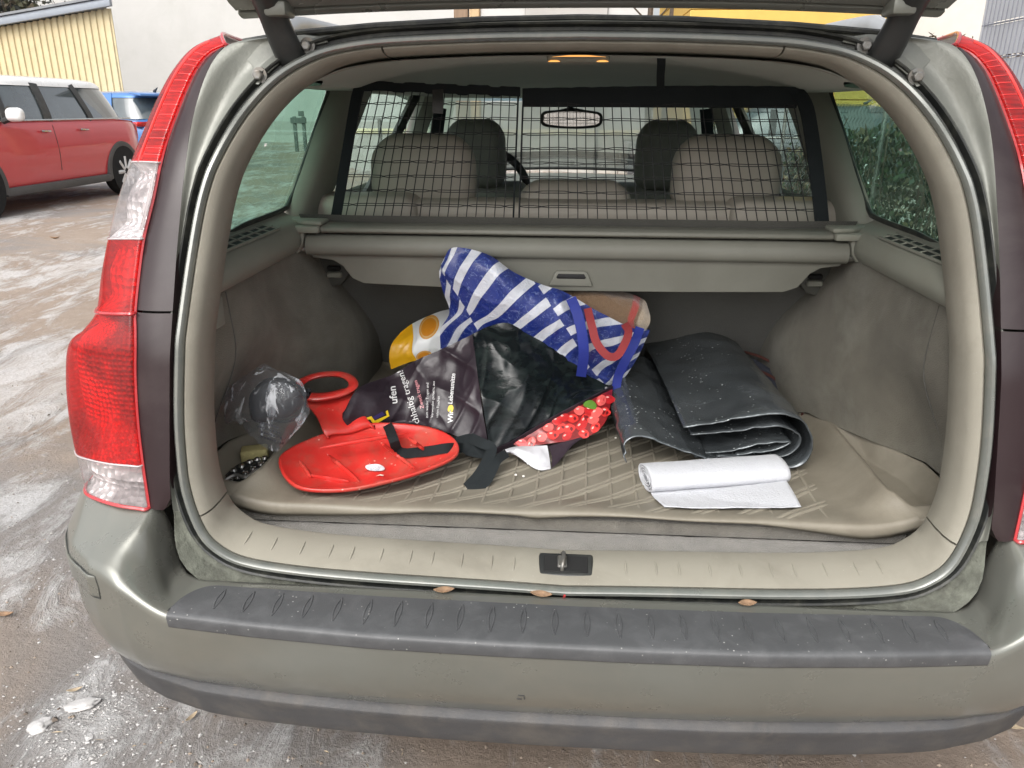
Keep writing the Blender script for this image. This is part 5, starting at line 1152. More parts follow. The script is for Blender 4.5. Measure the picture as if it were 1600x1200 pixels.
for (cx_, cy_, r_) in [(*atZ(150, 1135, 0)[:2], .30), (*atZ(20, 930, 0)[:2], .34), (*atZ(35, 640, 0)[:2], .75), (*atZ(60, 560, 0)[:2], .9), (*atZ(110, 420, 0)[:2], .9), (*atZ(60, 800, 0)[:2], .35)]:
    gp = N(t, 'ShaderNodeVectorMath', operation='DISTANCE'); L(t, co, gp.inputs[0]); gp.inputs[1].default_value = (cx_, cy_, 0)
    q_ = math_(t, 'MAXIMUM', math_(t, 'SUBTRACT', 1.0, math_(t, 'DIVIDE', gp.outputs['Value'], r_)), 0.0); pz = q_ if pz is None else math_(t, 'MAXIMUM', pz, q_)
i1 = math_(t, 'MULTIPLY_ADD', pz, .20, i1)
ice = math_(t, 'MULTIPLY', ramp(t, math_(t, 'ADD', math_(t, 'MULTIPLY', i1, .62), math_(t, 'MULTIPLY', i2, .42)), [(.515, 0), (.60, 1)]), ramp(t, i2, [(.36, .15), (.56, 1)]))
icec = mixc(t, ramp(t, n3, [(.35, 0), (.65, 1)]), (.46, .45, .44), (.76, .765, .77))
L(t, mixc(t, math_(t, 'MULTIPLY', ice, .62), earth, icec), b.inputs['Base Color'])
L(t, math_(t, 'SUBTRACT', ramp(t, n2, [(.3, .75), (.7, .97)]), math_(t, 'MULTIPLY', ice, .28)), b.inputs['Roughness'])
bp = N(t, 'ShaderNodeBump'); bp.inputs['Strength'].default_value = 1.0; bp.inputs['Distance'].default_value = .022
L(t, math_(t, 'ADD', math_(t, 'ADD', math_(t, 'MULTIPLY', n2, .7), math_(t, 'MULTIPLY', n3, .35)), math_(t, 'MULTIPLY', ice, .35)), bp.inputs['Height']); L(t, bp.outputs[0], b.inputs['Normal'])
def axis_pts(lo, hi, a, b_, n):
    return np.concatenate([np.linspace(lo, a, 12)[:-1]*1.0, np.linspace(a, b_, n), np.linspace(b_, hi, 12)[1:]])
gx = axis_pts(-400, 400, -12, 6, 190); gy = axis_pts(-300, 600, -3, 15, 190)
G = np.array([[(x, y, gz(x, y)) for x in gx] for y in gy]); g = mk('ground', *grid(G), m, None, sharp=0, org=(0, 0, 0)); struct(g)
def P2(px, py, z=0.0): return atZ(px, py, z)
# chunks of refrozen ice, leaves and straw on the ground beside the car
m_ice = M('dirty_ice', (.47, .46, .45), .45, 0, .5, var=.15, vscale=20, dirt=(.30, .27, .24), dirt_amt=.7, dscale=14, bump=.6, bscale=60, coat=.2)
def chunk(px, py, sx, sy, sz, seed, label):
    p = P2(px, py); bm = bmesh.new(); bmesh.ops.create_icosphere(bm, subdivisions=3, radius=1)
    for v in bm.verts:
        q = v.co.copy(); k = 1+.5*noise.noise(q*1.3+Vector((seed, 0, 0)))+.25*noise.noise(q*3.3+Vector((0, seed, 0)))+.12*noise.noise(q*9); v.co = Vector((q.x*k*sx, q.y*k*sy, max(-.3, q.z*k)*sz))
    V, F = bmout(bm); V = V@np.array(Matrix.Rotation(seed, 3, 'Z')).T+np.array([p[0], p[1], gz(p[0], p[1])+.002]); tag(mk('ice_chunk', V, F, m_ice, None, sharp=0), label, 'ice chunk', 'chunks of ice beside the car')
chunk(62, 1137, .026, .020, .008, 1.0, 'rounded grey-white ice chunk nearest the lower left of the yard')
chunk(130, 1103, .043, .018, .007, .5, 'long flat ice chunk between the bumper corner and the rounded chunk')
m_straw = M('straw', (.36, .29, .20), .8, var=.3, vscale=30)
gl_ = 'dead leaves on the yard ground'
for k, (px, py, ln, rz, lab) in enumerate(((8, 968, .055, .1, 'orange-brown dead leaf on the ground at the left edge below the ice streaks'), (362, 410, .0, 0, ''), (88, 383, .10, .2, 'brown dead leaf on the icy ground behind the white lens'), (42, 1000, .0, 0, ''),
                         (118, 1082, .035, .5, 'straw-coloured leaf on the wet earth above the long ice chunk'), (300, 1122, .035, 1.2, 'curled straw leaf on the earth under the bumper'), (1573, 1140, .06, -.6, 'pale leaf on the ground at the right below the bumper'), (1546, 1152, .05, .5, 'brown leaf on the ground beside the pale leaf at the right'))):
    if not ln: continue
    p = P2(px, py); leaf((p[0], p[1], gz(p[0], p[1])+.003), ln, ln*.17, rz, .35, 'dead_leaf', lab, m_straw if k in (4, 5, 6) else m_leaf, gl_)
lit = MB(); random.seed(11)
for k in range(800):
    x = random.uniform(-7, -.85) if k < 700 else random.uniform(-1.2, 1.6); y = random.uniform(-.2, 8) if k < 700 else random.uniform(-.25, .35)
    ln = random.uniform(.003, .014); a = random.uniform(0, 6.3); z = gz(x, y)+.004; d = np.array([math.cos(a), math.sin(a), random.uniform(-.1, .15)])*ln; n_ = np.array([-math.sin(a), math.cos(a), .1])*random.uniform(.0006, .002); c_ = np.array([x, y, z])
    lit.add([c_-d, c_+n_, c_+d, c_-n_+[0, 0, .002]], [[0, 1, 2, 3]])
o = lit.build('straw_litter', m_straw, None, smooth=False, org=(-3, 4, 0)); o['kind'] = 'stuff'; o['label'] = 'bits of straw and leaf scattered on the frozen earth'; o['category'] = 'litter'
gt = MB(); random.seed(17)
for k in range(2600):
    if k < 1900: x = -.75-abs(random.gauss(0, 1.3)); y = random.uniform(-.25, 4.5)
    else: x = random.uniform(-.9, 1.5); y = random.uniform(-.3, .6)
    r_ = random.uniform(.0015, .006)*(1.6 if random.random() < .06 else 1); c_ = np.array([x, y, gz(x, y)+r_*.25]); q = [np.array(v)*r_*random.uniform(.6, 1.2) for v in ((1, 0, 0), (0, 1, 0), (-1, 0, 0), (0, -1, 0), (0, 0, .8))]
    gt.add([c_+v for v in q], [[0, 1, 4], [1, 2, 4], [2, 3, 4], [3, 0, 4]], m=random.choice((0, 0, 1, 2)))
ic = MB()
for k in range(1300):
    cx_, cy_ = atZ(*random.choice(((150, 1135), (150, 1135), (90, 1180), (230, 1090), (20, 930), (40, 640))), 0)[:2]; x = cx_+random.gauss(0, .14); y = cy_+random.gauss(0, .14)
    r_ = random.uniform(.0012, .0045)*(2.2 if random.random() < .05 else 1); c_ = np.array([x, y, gz(x, y)+.001]); q = [np.array(v)*r_*random.uniform(.5, 1.3) for v in ((1, 0, 0), (.2, 1, 0), (-1, .2, 0), (0, -1, 0), (.1, 0, .45))]
    ic.add([c_+v for v in q], [[0, 1, 4], [1, 2, 4], [2, 3, 4], [3, 0, 4]])
o = ic.build('ice_crumbs', m_ice, None, smooth=False, org=(-1, 1, 0)); o['kind'] = 'stuff'; o['label'] = 'crumbled ice crust on the ground beside the car'; o['category'] = 'ice'
o = gt.build('grit', [M('grit_brown', (.26, .21, .165), .9, var=.3), M('grit_grey', (.38, .36, .34), .9, var=.3), M('grit_dark', (.13, .105, .085), .9, var=.3)], None, smooth=False, org=(-2, 1, 0)); o['kind'] = 'stuff'; o['label'] = 'loose grit and small stones on the frozen earth'; o['category'] = 'grit'
pv = M('pale_paving', (.40, .385, .36), .85, var=.12, dirt=(.25, .22, .18), dirt_amt=.5, dscale=1.2, bump=.3, bscale=30)
V, F = rbox((-8, 31.0, .06), (44, 6.0, .14), .02, 1); struct(mk('pavement', V, F, pv, None, org=(-8, 31, 0)))

# ---------------------------------------------------------------- buildings
m_white = M('white_render', (.46, .455, .44), .9, 0, .2, var=.05, vscale=.35, dirt=(.38, .375, .355), dirt_amt=.6, dscale=.5, bump=.25, bscale=30, rvar=.03)
m_grey = M('grey_render', (.38, .365, .345), .9, 0, .2, var=.06, vscale=.4, dirt=(.31, .295, .275), dirt_amt=.5, dscale=.8, bump=.25, bscale=30, rvar=.03)
WB = thing('white_building', 'long white rendered building behind the yard with a grey section', 'building', (-8, 36, 0))
for x0, x1, y0, mt, nm in ((-26, -3.66, 34.0, m_white, 'wall'), (-3.655, -1.80, 34.12, m_white, 'wall'), (-1.795, 1.58, 33.9, m_grey, 'wall'), (1.585, 3.45, 34.05, m_white, 'wall')):
    V, F = rbox(((x0+x1)/2, y0+4, 6), (x1-x0, 8, 12), .02, 1); mk(nm, V, F, mt, WB)
V, F = rbox((-14.85, 33.96, .35), (22.3, .06, .7), .01, 1); mk('plinth', V, F, m_grey, WB)
V, F = rbox((-11, 38, 12.15), (31, 9, .3), .03, 1); mk('roof', V, F, M('roof_tar', (.08, .08, .085), .8), WB)
SHED = thing('beige_shed', 'low beige shed clad in vertical boards with a sloping grey eave', 'shed', (-13, 17, 0))
m_board = M('beige_board', (.56, .47, .29), .6, 0, .3, var=.06, dirt=(.42, .34, .2), dirt_amt=.4, dscale=3, rvar=.04)
def eave(x): return 3.185+(x+9.5)*.146
x = -9.42; k = 0
while x > -21:
    V, F = prism([(x-.142, 0), (x-.128, .03), (x-.05, .03), (x-.035, 0), (x, 0), (x, -.02), (x-.142, -.02)], 2, 0, 1.0, 0)
    V = np.array(V); V[:, 1] = 16.02-V[:, 1]; zt = eave(x-.07); V[:, 2] = np.where(V[:, 2] > .5, zt, .04)
    if k < 62: mk('cladding_board', V, F, m_board, SHED, sharp=30)
    x -= .143; k += 1
V, F = prism([(-21, 16.04), (-9.42, 16.04), (-13.6, 22), (-21, 22)], 2, 0, 1, 0); V[:, 2] = np.where(V[:, 2] > .5, eave(V[:, 0])-.02, 0); mk('shed_wall', V, F, m_board, SHED, smooth=False)
m_eave = M('grey_eave', (.30, .33, .37), .4, .3, .5, var=.06)
V, F = prism([(-21.2, eave(-21.2)), (-9.30, eave(-9.3)), (-9.30, eave(-9.3)+.15), (-21.2, eave(-21.2)+.15)], 1, 15.80, 15.90, .01); mk('eave_board', V, F, m_eave, SHED)
V, F = prism([(-21.2, 15.75), (-9.25, 15.75), (-13.6, 22.3), (-21.2, 22.3)], 2, 0, 1, 0); V[:, 2] = eave(V[:, 0])+np.where(V[:, 2] > .5, .20, .155); mk('shed_roof', V, F, M('shed_roof_sheet', (.20, .21, .22), .5, .2), SHED)
YW = thing('yellow_building', 'ochre yellow building with horizontal board joints on the right of the yard', 'building', (5, 16, 0))
m_yel = M('ochre_render', (.56, .37, .10), .85, 0, .2, var=.08, vscale=1.2, dirt=(.42, .27, .08), dirt_amt=.4, dscale=2)
for k in range(16):
    V, F = rbox((3.87, 16.5, .18+.365*k), (3.56, 5, .352), .008, 1); mk('facade_board', V, F, m_yel, YW)
V, F = rbox((3.87, 16.5, 2.9), (3.50, 4.94, 5.8), .01, 1); mk('wall', V, F, m_yel, YW)
WH = thing('white_house', 'plain white house wall rising behind the brushwood on the right', 'house', (11, 24, 0))
V, F = rbox((12.2, 24, 5), (8.4, 8, 10), .02, 1); mk('wall', V, F, M('white_house_render', (.55, .53, .49), .9, var=.04, dirt=(.46, .44, .40), dirt_amt=.4, dscale=.8), WH)
# wooden posts and bare trunks seen through the gap over the roof
for px, wpx, col, lab in ((721, 20, (.22, .15, .10), 'dark brown timber post seen above the car roof'), (742, 14, (.46, .33, .19), 'light timber post beside the dark one above the car roof')):
    p = atY(px, 15, 15); wd = wpx/FPX*16
    T_ = thing('timber_post', lab, 'post', (p[0], 15, 0), group='timber posts above the roof')
    V, F = rbox((p[0], 15, 2.6), (wd, .24, 5.2), .015, 1); mk('post_shaft', V, F, M('timber_'+str(px), col, .8, var=.2, stretch=(1, 1, .1), vscale=20), T_)
    V, F = rbox((p[0], 15, .12), (wd*1.3, .34, .24), .02, 1); mk('post_footing', V, F, m_grey, T_)
m_bark = M('bark', (.085, .065, .05), .9, var=.35, vscale=25, bump=1, bscale=50)
def bare_tree(x, y, r, seed, label, h=7.0, lean=0):
    T_ = thing('bare_tree', label, 'tree', (x, y, 0), group='bare trees beside the yellow building'); random.seed(seed)
    pts = cr([(x+lean*z/h+.06*math.sin(z*1.3+seed), y+.05*math.cos(z+seed), z) for z in (-.05, 1, 2.2, 3.5, 5, h)], 24); V, F = tube(pts, np.linspace(r*1.15, r*.35, 24), 10); mk('trunk', V, F, m_bark, T_)
    for k in range(9):
        i = random.randint(9, 22); a = random.uniform(0, 6.3); ln = random.uniform(.6, 1.6); p = pts[i]; d = np.array([math.cos(a), math.sin(a), random.uniform(.3, 1.0)])
        V, F = tube(cr([p, p+d*ln*.5+[0, 0, .1], p+d*ln+[0, 0, .35]], 10), np.linspace(r*.32, r*.06, 10), 6); mk('limb', V, F, m_bark, T_)
bare_tree(1.78, 17.5, .075, 1, 'thin pale-barked bare tree left of the dark trunks above the roof'); bare_tree(2.10, 16.4, .10, 2, 'thick dark bare trunk at the left edge of the yellow building'); bare_tree(2.32, 16.0, .07, 3, 'slim dark bare trunk leaning against the yellow building edge', lean=.1)
# brushwood behind the fence on the right, dead leaves and twigs
BH = thing('brushwood_hedge', 'brown brushwood hedge with frosted top below the white house', 'hedge', (6.2, 12.6, 0)); random.seed(5)
hb_ = MB()
for k in range(5200):
    c_ = np.array([random.uniform(5.0, 9.0), random.uniform(12.0, 13.4), random.uniform(0, 1)**.7*2.52]); c_[2] *= .93+.08*noise.noise(Vector((c_[0]*3, 0, 0)))
    d = np.array([random.gauss(0, 1), random.gauss(0, 1), random.gauss(0, .8)]); d /= np.linalg.norm(d); e = np.cross(d, [random.random(), .3, 1]); e /= np.linalg.norm(e); a = random.uniform(.03, .09); w_ = a*random.uniform(.15, .5)
    hb_.add([c_-d*a, c_+e*w_, c_+d*a, c_-e*w_], [[0, 1, 2, 3]], m=0 if random.random() < .85 else 1)
hb_.build('twigs', [M('brush_brown', (.17, .12, .08), .9, var=.4, vscale=8), M('frosted_twig', (.55, .52, .48), .8)], BH, smooth=False)['kind'] = 'stuff'
# dark trees behind the shed
def tree(x, y, h, r, seed, label, cols, n=2600):
    T_ = thing('bushy_tree', label, 'tree', (x, y, 0), group='trees behind the beige shed'); random.seed(seed)
    V, F = tube(cr([(x, y, -.05), (x+.1, y, h*.3), (x-.1, y+.1, h*.6), (x, y, h*.9)], 14), np.linspace(.22, .05, 14), 9); mk('trunk', V, F, m_bark, T_)
    for k in range(8):
        a = random.uniform(0, 6.3); z0 = h*random.uniform(.3, .75); ln = r*random.uniform(.6, 1.0); d = np.array([math.cos(a), math.sin(a), .55]); p = np.array([x, y, z0])
        V, F = tube(cr([p, p+d*ln*.5, p+d*ln+[0, 0, .2]], 8), np.linspace(.08, .02, 8), 6); mk('limb', V, F, m_bark, T_)
    cb = MB(); cl = [(np.array([x, y, h*.62])+np.array([random.gauss(0, r*.45), random.gauss(0, r*.45), random.gauss(0, h*.17)]), random.uniform(.35, .8)*r*.5) for _ in range(26)]
    for k in range(n):
        c0_, rr = random.choice(cl); v = np.array([random.gauss(0, 1) for _ in range(3)]); v /= np.linalg.norm(v); c_ = c0_+v*rr*random.random()**.4
        d = np.array([random.gauss(0, 1) for _ in range(3)]); d /= np.linalg.norm(d); e = np.cross(d, v); e /= np.linalg.norm(e)+1e-9; a = random.uniform(.07, .16)
        cb.add([c_-d*a, c_+e*a*.55, c_+d*a, c_-e*a*.55], [[0, 1, 2, 3]], m=random.choice((0, 0, 1)))
    cb.build('crown', cols, T_, smooth=False)['kind'] = 'stuff'
cA = [M('leaf_olive', (.085, .085, .05), .8, var=.3), M('leaf_brown', (.15, .125, .085), .8, var=.3)]; cB = [M('leaf_dark', (.045, .05, .045), .8, var=.3), M('leaf_grey', (.10, .105, .09), .8, var=.3)]
tree(-21.5, 26, 7.5, 3.2, 21, 'olive-brown bushy tree behind the left end of the beige shed', cA); tree(-19.2, 27, 7.2, 2.6, 22, 'dark grey-green tree behind the middle of the beige shed', cB); tree(-25.0, 27, 8.5, 3.6, 23, 'tall pale brown tree at the far left behind the shed', cA); tree(-18.6, 24.5, 5.6, 1.1, 24, 'small dark tree behind the right end of the beige shed', cB)

# ---------------------------------------------------------------- grey privacy fence (right), ivy fence, low wall and chain-link ahead
PF = thing('mesh_privacy_fence', 'grey rod mesh fence woven with pale grey privacy strips at the right edge', 'fence', (2.6, 2.0, 0))
m_strip = M('privacy_strip_grey', (.44, .45, .48), .5, 0, .4, var=.04, rvar=.04); m_rod = M('fence_rod_grey', (.26, .27, .31), .5, .3)
for k in range(12):
    V, F = rbox((2.60, 1.6, .12+.198*k), (.004, 6.0, .178), .001, 1); mk('privacy_strip', V, F, m_strip, PF)
for k in range(13):
    for dx in (-.007, .007):
        V, F = tube([(2.6+dx, -1.4, .02+.198*k), (2.6+dx, 4.6, .02+.198*k)], .004, 6); mk('horizontal_rod', V, F, m_rod, PF)
rd = MB()
for y in np.arange(-1.38, 4.6, .05): rd.add(*tube([(2.590, y, .02), (2.590, y, 2.42)], .0026, 5))
rd.build('vertical_rods', m_rod, PF)['kind'] = 'stuff'
for y in (4.63, 2.13, -.37):
    V, F = rbox((2.64, y, 1.22), (.05, .06, 2.44), .006, 2); mk('fence_post', V, F, M('fence_post_grey', (.50, .51, .53), .5), PF)
m_wire = M('chain_wire', (.42, .43, .43), .45, .7)
def chain(T_, p0, p1, z0, z1, step, r):
    p0, p1 = np.array(p0, float), np.array(p1, float); ln = np.linalg.norm(p1-p0); d = (p1-p0)/ln; bb = MB(); nz = int((z1-z0)/step*2)
    off = np.array([-d[1], d[0]])
    for k in range(int(ln/step)):
        P_ = []
        for i in range(nz+1):
            s_ = k*step+(.5*step if i % 2 else 0); q = p0+d*s_+off*(.004 if i % 2 else -.004); P_.append((q[0], q[1], z0+(z1-z0)*i/nz+(.03 if i == nz else 0)))
        bb.add(*tube(P_, r, 4, caps=False))
    o = bb.build('wire_mesh', m_wire if T_ is not IV else M('ivy_wire', (.13, .135, .13), .6, .4), T_, smooth=False); o['kind'] = 'stuff'
IV = thing('ivy_fence', 'sagging chain-link fence overgrown with dark ivy beside the car', 'fence', (2.75, 8, 0))
chain(IV, (2.75, 4.75), (2.75, 9.6), .03, 1.32, .09, .0022)
for y in (4.72, 6.4, 8.1, 9.65):
    V, F = tube([(2.77, y, -.02), (2.77, y, 1.42)], .022, 10); mk('fence_post', V, F, m_steel, IV)
random.seed(9); iv = MB()
for k in range(7000):
    y = random.uniform(4.7, 9.7); top = 1.15+.28*noise.noise(Vector((y*1.1, 3, 0)))-.25*sstep(6.5, 9.5, y); z = random.random()**.8*top; x = 2.84+random.gauss(0, .09)+.25*random.random()
    c_ = np.array([x, y, z]); d = np.array([random.gauss(0, .5), random.gauss(0, 1), random.gauss(0, 1)]); d /= np.linalg.norm(d); e = np.cross(d, [-1, random.gauss(0, .4), random.gauss(0, .4)]); e /= np.linalg.norm(e); a = random.uniform(.018, .05)
    iv.add([c_-d*a, c_+e*a*.6-d*a*.2, c_+d*a, c_-e*a*.6-d*a*.2], [[0, 1, 2, 3]], m=random.choice((0, 0, 1, 2)))
iv.build('ivy_leaves', [M('ivy_dark', (.030, .045, .025), .5, var=.4), M('ivy_mid', (.055, .08, .04), .5, var=.4), M('ivy_dead', (.14, .115, .07), .8, var=.3)], IV, smooth=False)['kind'] = 'stuff'
for k in range(26):
    y = random.uniform(4.8, 9.5); top = random.uniform(.7, 1.35); V, F = tube(cr([(2.78+random.gauss(0, .03), y+random.gauss(0, .08), z) for z in np.linspace(0, top, 5)], 14), .006, 5); mk('ivy_stem', V, F, m_bark, IV)
LW = thing('low_wall', 'low grey concrete wall with a cream coping in front of the car', 'wall', (0, 16, 0))
for k in range(6):
    V, F = rbox((-3.9+2.0*k, 16, .39), (1.985, .14, .78), .006, 1); mk('wall_panel', V, F, M('concrete_panel', (.38, .37, .345), .9, var=.1, dirt=(.26, .25, .22), dirt_amt=.5, dscale=3) if k == 0 else bpy.data.materials['concrete_panel'], LW)
V, F = rbox((1.1, 16, .83), (12, .22, .09), .01, 1); mk('coping', V, F, M('cream_coping', (.62, .56, .38), .8), LW)
CL = thing('chain_link_fence', 'bare chain-link fence crossing the yard in front of the car', 'fence', (0, 7.4, 0))
chain(CL, (-4.2, 7.4), (2.55, 7.4), .03, 1.10, .075, .0017)
for x in (-4.2, -1.95, .3, 2.55):
    V, F = tube([(x, 7.42, -.02), (x, 7.42, 1.18)], .02, 10); mk('fence_post', V, F, m_steel, CL)
V, F = tube([(-4.2, 7.4, 1.06), (2.55, 7.4, 1.06)], .003, 5); mk('tension_wire', V, F, m_wire, CL)
WBa = thing('trestle_barrier', 'grey wooden trestle barrier standing far off by the pale paving', 'barrier', (-7.2, 21.5, 0))
q = atZ(471, 241, 0.0); m_tr = M('grey_timber', (.12, .13, .125), .8, var=.2)
for dx in (-.12, .14):
    V, F = rbox((q[0]+dx, q[1], .52), (.09, .09, 1.04), .01, 1); mk('trestle_leg', V, F, m_tr, WBa)
V, F = rbox((q[0]+.01, q[1]-.05, .93), (.46, .05, .16), .01, 1); mk('trestle_board', V, F, m_tr, WBa)
V, F = rbox((q[0]+.10, q[1]-.04, 1.12), (.16, .05, .14), .01, 1); mk('trestle_board', V, F, m_tr, WBa)

# ---------------------------------------------------------------- parked cars
m_cglass = M('car_window_reflecting', (.06, .075, .08), .06, 0, .8, coat=1.0, coat_r=.03, var=.2, rvar=.02)
m_arch = M('arch_cladding', (.075, .072, .07), .7, var=.1); m_tyre = M('tyre', (.018, .018, .018), .85, bump=.3, bscale=80); m_alloy = M('alloy_rim', (.62, .62, .62), .4, .3)
def lbox(name, c, s, mat, T_, bev=.01, rot=None): V, F = rbox(c, s, bev, 2, rot); return mk(name, V, F, mat, T_)
def parked(name, label, loc, rz, Lg, W, H, belt, paint, roofm, wb, arch=.35, wheel=.325, cabin=(.36, -.47), roofr=(.20, -.40), hood=.06, mini=False, tail_col=None, spoiler=False):
    """x across (left = -), y forward; built in its own frame"""
    T_ = thing(name, label, 'car', loc, rz); h = W/2
    st_ = np.linspace(-Lg/2, Lg/2, 41); rows = []
    for y in st_:
        u = y/Lg; e = abs(u)/.5; w_ = h*(1-.10*sstep(.78, 1.0, e)-.10*sstep(.93, 1.0, e)); zt = belt+(-.16*sstep(.25, .5, u) if u > 0 else -.04*sstep(-.3, -.5, u)); zt -= .10*sstep(.94, 1.0, e)
        zb = .22+.12*sstep(.88, 1, e)
        pr = [(0, zb), (w_*.80, zb), (w_*.955, zb+.07), (w_*.985, .45), (w_, .66), (w_*.992, .80), (w_*.965, zt-.07), (w_*.93, zt-.012), (w_*.86, zt+.004), (0, zt+hood*(1 if abs(u) > .3 else .3))]
        pr = crp(np.array(pr), 26); ring_ = [(x, y, z) for x, z in pr]+[(-x, y, z) for x, z in pr[::-1]]; rows.append(ring_)
    V, F = grid(np.array(rows), cv=True); n_ = 52; F += [list(range(n_)), [len(V)-n_+k for k in range(n_)][::-1]]
    body = mk('body', V, F, paint, T_, sharp=50)
    def cab(t, off=0.0):
        yf = Lg*(cabin[0]*(1-t)+roofr[0]*t)+off; yr_ = Lg*(cabin[1]*(1-t)+roofr[1]*t)-off; w_ = h*(.925-.17*t**1.3)+off; cy, ly = (yf+yr_)/2, (yf-yr_)/2; out = []
        for a in np.linspace(0, 2*math.pi, 72, endpoint=False):
            c, s = math.cos(a), math.sin(a); out.append((math.copysign(abs(c)**.42, c)*w_, cy+math.copysign(abs(s)**.42, s)*ly, belt-.01+(H-.10-belt)*t))
        return np.array(out)
    G = np.array([cab(t) for t in np.linspace(0, 1, 9)]); mk('window_glass', *grid(G, cv=True), m_cglass, T_, sharp=60)
    top = cab(1.0, .012); base = top.mean(0); G = [cab(.93, .012), top]+[base+(top-base)*k+[0, 0, z] for k, z in ((.97, .035), (.90, .062), (.75, .083), (.5, .096), (.25, .10), (.01, .101))]
    roof = mk('roof', *grid(np.array(G), cv=True), roofm, T_, sharp=60)
    m_pil = m_black_pl
    def pillar(s, yb_, yt_, wd, mat=m_pil):
        pts = []
        for t in np.linspace(0, 1, 10):
            C = cab(t, .010); y = yb_+(yt_-yb_)*t; cand = C[np.sign(C[:, 0]) == s]; i = np.argmin(abs(cand[:, 1]-y)); pts.append((cand[i, 0], y, cand[i, 2]))
        V, F = ribbon(pts, wd, (0, 1, 0), .012); mk('window_pillar', V, F, mat, T_)
    for s in (-1, 1):
        ya = -wb/2+ (Lg/2-wb/2)*0
        if mini: 
            pillar(s, .02, -.02, .15); pillar(s, -.93, -.80, .11); pillar(s, .82, .66, .09)
        else:
            pillar(s, .1, .06, .10); pillar(s, -.85, -.75, .28, paint); pillar(s, -1.3, -1.10, .34, paint)
        V, F = tube([(s*(h*.925+.018), y, belt+.006) for y in np.linspace(Lg*cabin[1]*.9, Lg*cabin[0]*.88, 12)], .011, 6); mk('belt_trim', V, F, m_chrome, T_)
        for wy in (-wb/2+.02, wb/2+.02):
            G = []
            for a in np.linspace(rad(-12), rad(192), 30):
                c, s2 = math.cos(a), math.sin(a); G.append([(s*(h+dx), wy+c*r, wheel+s2*r) for dx, r in ((-.06, arch-.01), (.012, arch-.005), (.018, arch+.03), (.012, arch+.075), (-.04, arch+.085))])
            mk('wheel_arch', *grid(np.array(G), flip=(s > 0)), m_arch if mini else paint, T_)
            V, F = lathe([(.0, -.02), (arch, -.02), (arch, .004), (.0, .004)], (s*(h+.001), wy, wheel+.01), 0, 28); mk('wheel_well', V, F, M('well_black', (.008, .008, .008), .95) if 'well_black' not in bpy.data.materials else bpy.data.materials['well_black'], T_)
            V, F = lathe([(wheel*.66, -.10), (wheel*.93, -.10), (wheel, -.07), (wheel, .055), (wheel*.94, .085), (wheel*.70, .085), (wheel*.66, .03)], (0, 0, 0), 0, 32)
            if s < 0: V = V*[-1, 1, 1]; F = fl(F)
            ty = mk('tyre', V+np.array([s*(h-.066), wy, wheel]), F, m_tyre, T_)
            rb = MB(); V, F = lathe([(wheel*.70, .06), (wheel*.685, .075), (wheel*.62, .06), (wheel*.6, .0)], (0, 0, 0), 0, 32); rb.add(V, F); rb.add(*lathe([(.0, .055), (.05, .055), (.065, .035), (.065, 0)], (0, 0, 0), 0, 20))
            for k in range(8):
                a = k*math.pi/4; c, s2 = math.cos(a), math.sin(a); rb.add(*tube([(.052, c*.05, s2*.05), (.066, c*wheel*.66, s2*wheel*.66)], [.036, .026], 6))
            Vr = np.concatenate(rb.V); Vr = Vr*[s, 1, 1]+np.array([s*(h-.054), wy, wheel]); mk('rim', Vr, rb.F if s > 0 else fl(rb.F), m_alloy, ty)
        lbox('side_skirt', (s*(h-.035), .02, .27), (.10, wb-arch*2-.08, .10), m_arch, T_, .02)
        for y in ((.02-.02), ) if mini else (.05,):
            V, F = ribbon([(s*(h*xx+.002), y, z) for xx, z in ((.985, .45), (1.0, .66), (.992, .80), (.965, belt-.07), (.93, belt-.012))], .008, (0, 1, 0), .004); mk('door_gap', V, F, m_rubber_dk, T_)
        for y in (.20, -.62):
            V, F = tube([(s*(h*.985+.012), y-.085, belt-.13), (s*(h*.985+.028), y-.06, belt-.128), (s*(h*.985+.028), y+.06, belt-.126), (s*(h*.985+.012), y+.085, belt-.125)], .018, 8, sq=.8); mk('door_handle', V, F, m_chrome, T_)
        V, F = rbox((0, 0, 0), (.20, .13, .155), .062, 5); mm = mk('door_mirror', V*[1, 1, 1]+np.array([s*(h+.13), .90, belt+.075]), F, M(name+'_mirror', (.72, .72, .71), .3, coat=.5) if mini else paint, T_)
        V, F = tube([(s*(h-.03), .90, belt-.0), (s*(h+.08), .90, belt+.04)], .035, 8); mk('mirror_foot', V, F, m_black_pl, mm)
        # head and tail lights
        V, F = rbox((s*h*.74, Lg/2-.10, belt-.22), (.26, .16, .20), .06, 4); mk('headlight', V, F, m_lens_clear, T_)
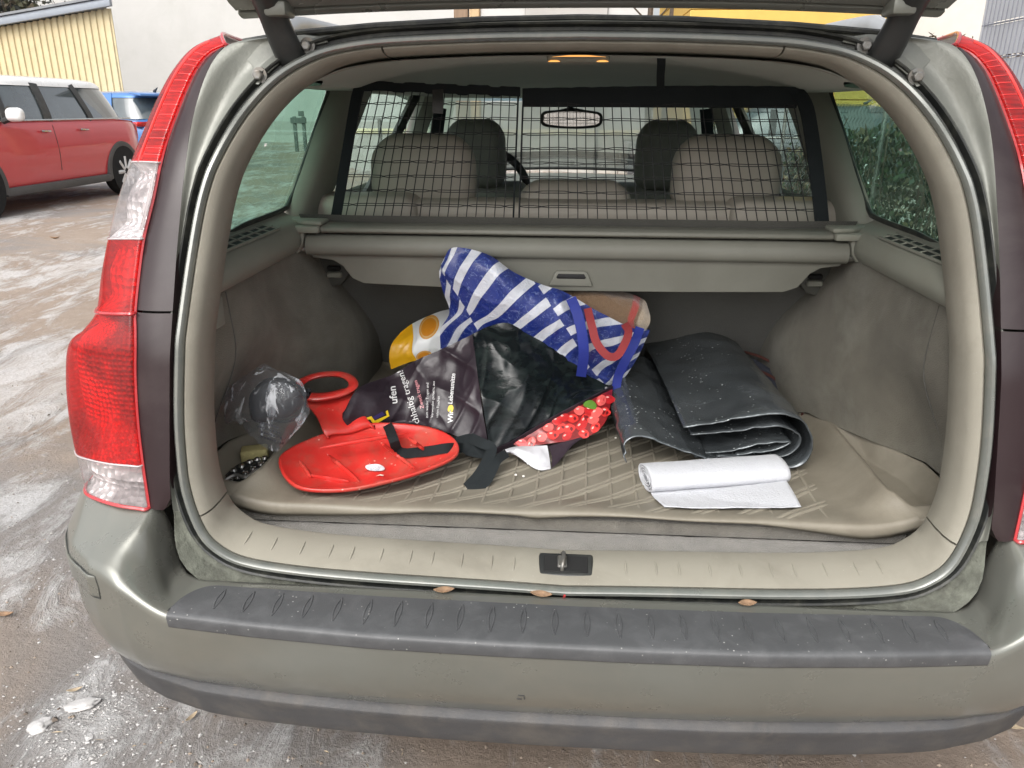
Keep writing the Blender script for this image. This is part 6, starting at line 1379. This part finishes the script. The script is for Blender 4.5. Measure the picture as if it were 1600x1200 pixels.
        if tail_col:
            V, F = rbox((s*h*.70, -Lg/2+.085, belt-.10), (.50, .14, .085), .03, 3, Matrix.Rotation(s*rad(-9), 3, 'Z')); mk('tail_light', V, F, m_lens_red, T_)
        else:
            V, F = rbox((s*h*.80, -Lg/2+.10, belt-.20), (.13, .14, .25), .04, 3); mk('tail_light', V, F, m_lens_red, T_)
    lbox('rear_bumper', (0, -Lg/2+.07, .42), (W*.86, .16, .22), m_arch if mini else paint, T_, .06); lbox('front_bumper', (0, Lg/2-.07, .42), (W*.86, .16, .22), paint, T_, .06)
    lbox('number_plate', (0, -Lg/2-.002, belt-.30), (.50, .012, .11), M('plate_blank_'+name, (.6, .6, .58), .5), T_, .003)
    V, F = tube([(0, roofr[0]*Lg-1.0 if mini else roofr[1]*Lg+.2, H-.02), (0, (roofr[0]*Lg-1.06) if mini else roofr[1]*Lg+.08, H+.28 if mini else H+.05)], [.006, .002] if mini else [.03, .006], 6); mk('aerial', V, F, m_black_pl, T_)
    if spoiler: lbox('spoiler', (0, Lg*roofr[1]-.12, H-.075), (W*.70, .34, .045), paint, T_, .018, Matrix.Rotation(rad(6), 3, 'X'))
    return T_
m_redp = M('red_car_paint', (.52, .030, .040), .3, .1, .5, coat=.8, coat_r=.06, var=.03, rvar=.03)
m_whitep = M('white_car_paint', (.76, .76, .75), .28, 0, .5, coat=.8, var=.02, rvar=.04); m_bluep = M('blue_car_paint', (.07, .19, .46), .3, .2, .5, coat=.8, coat_r=.06, var=.04, rvar=.04); m_greyp = M('grey_car_paint', (.09, .095, .10), .3, .4, .5, coat=.7, var=.05)
parked('red_car', 'red compact car with white roof and white door mirrors parked in front of the shed', (-7.42, 9.03, .065), math.pi, 4.5, 1.80, 1.61, 1.06, m_redp, m_whitep, 2.98, mini=True)
parked('blue_car', 'blue hatchback with dark tailgate window parked behind the red car', (-9.35, 15.2, .065), rad(62), 4.4, 1.82, 1.52, 1.02, m_bluep, m_bluep, 2.65, roofr=(.16, -.41), cabin=(.33, -.475), tail_col=True, spoiler=True)
parked('grey_car', 'dark grey car parked across the yard in front of the low wall', (3.15, 12.2, 0), rad(90), 4.4, 1.80, 1.40, .90, m_greyp, m_greyp, 2.65, roofr=(.10, -.38), cabin=(.26, -.46))
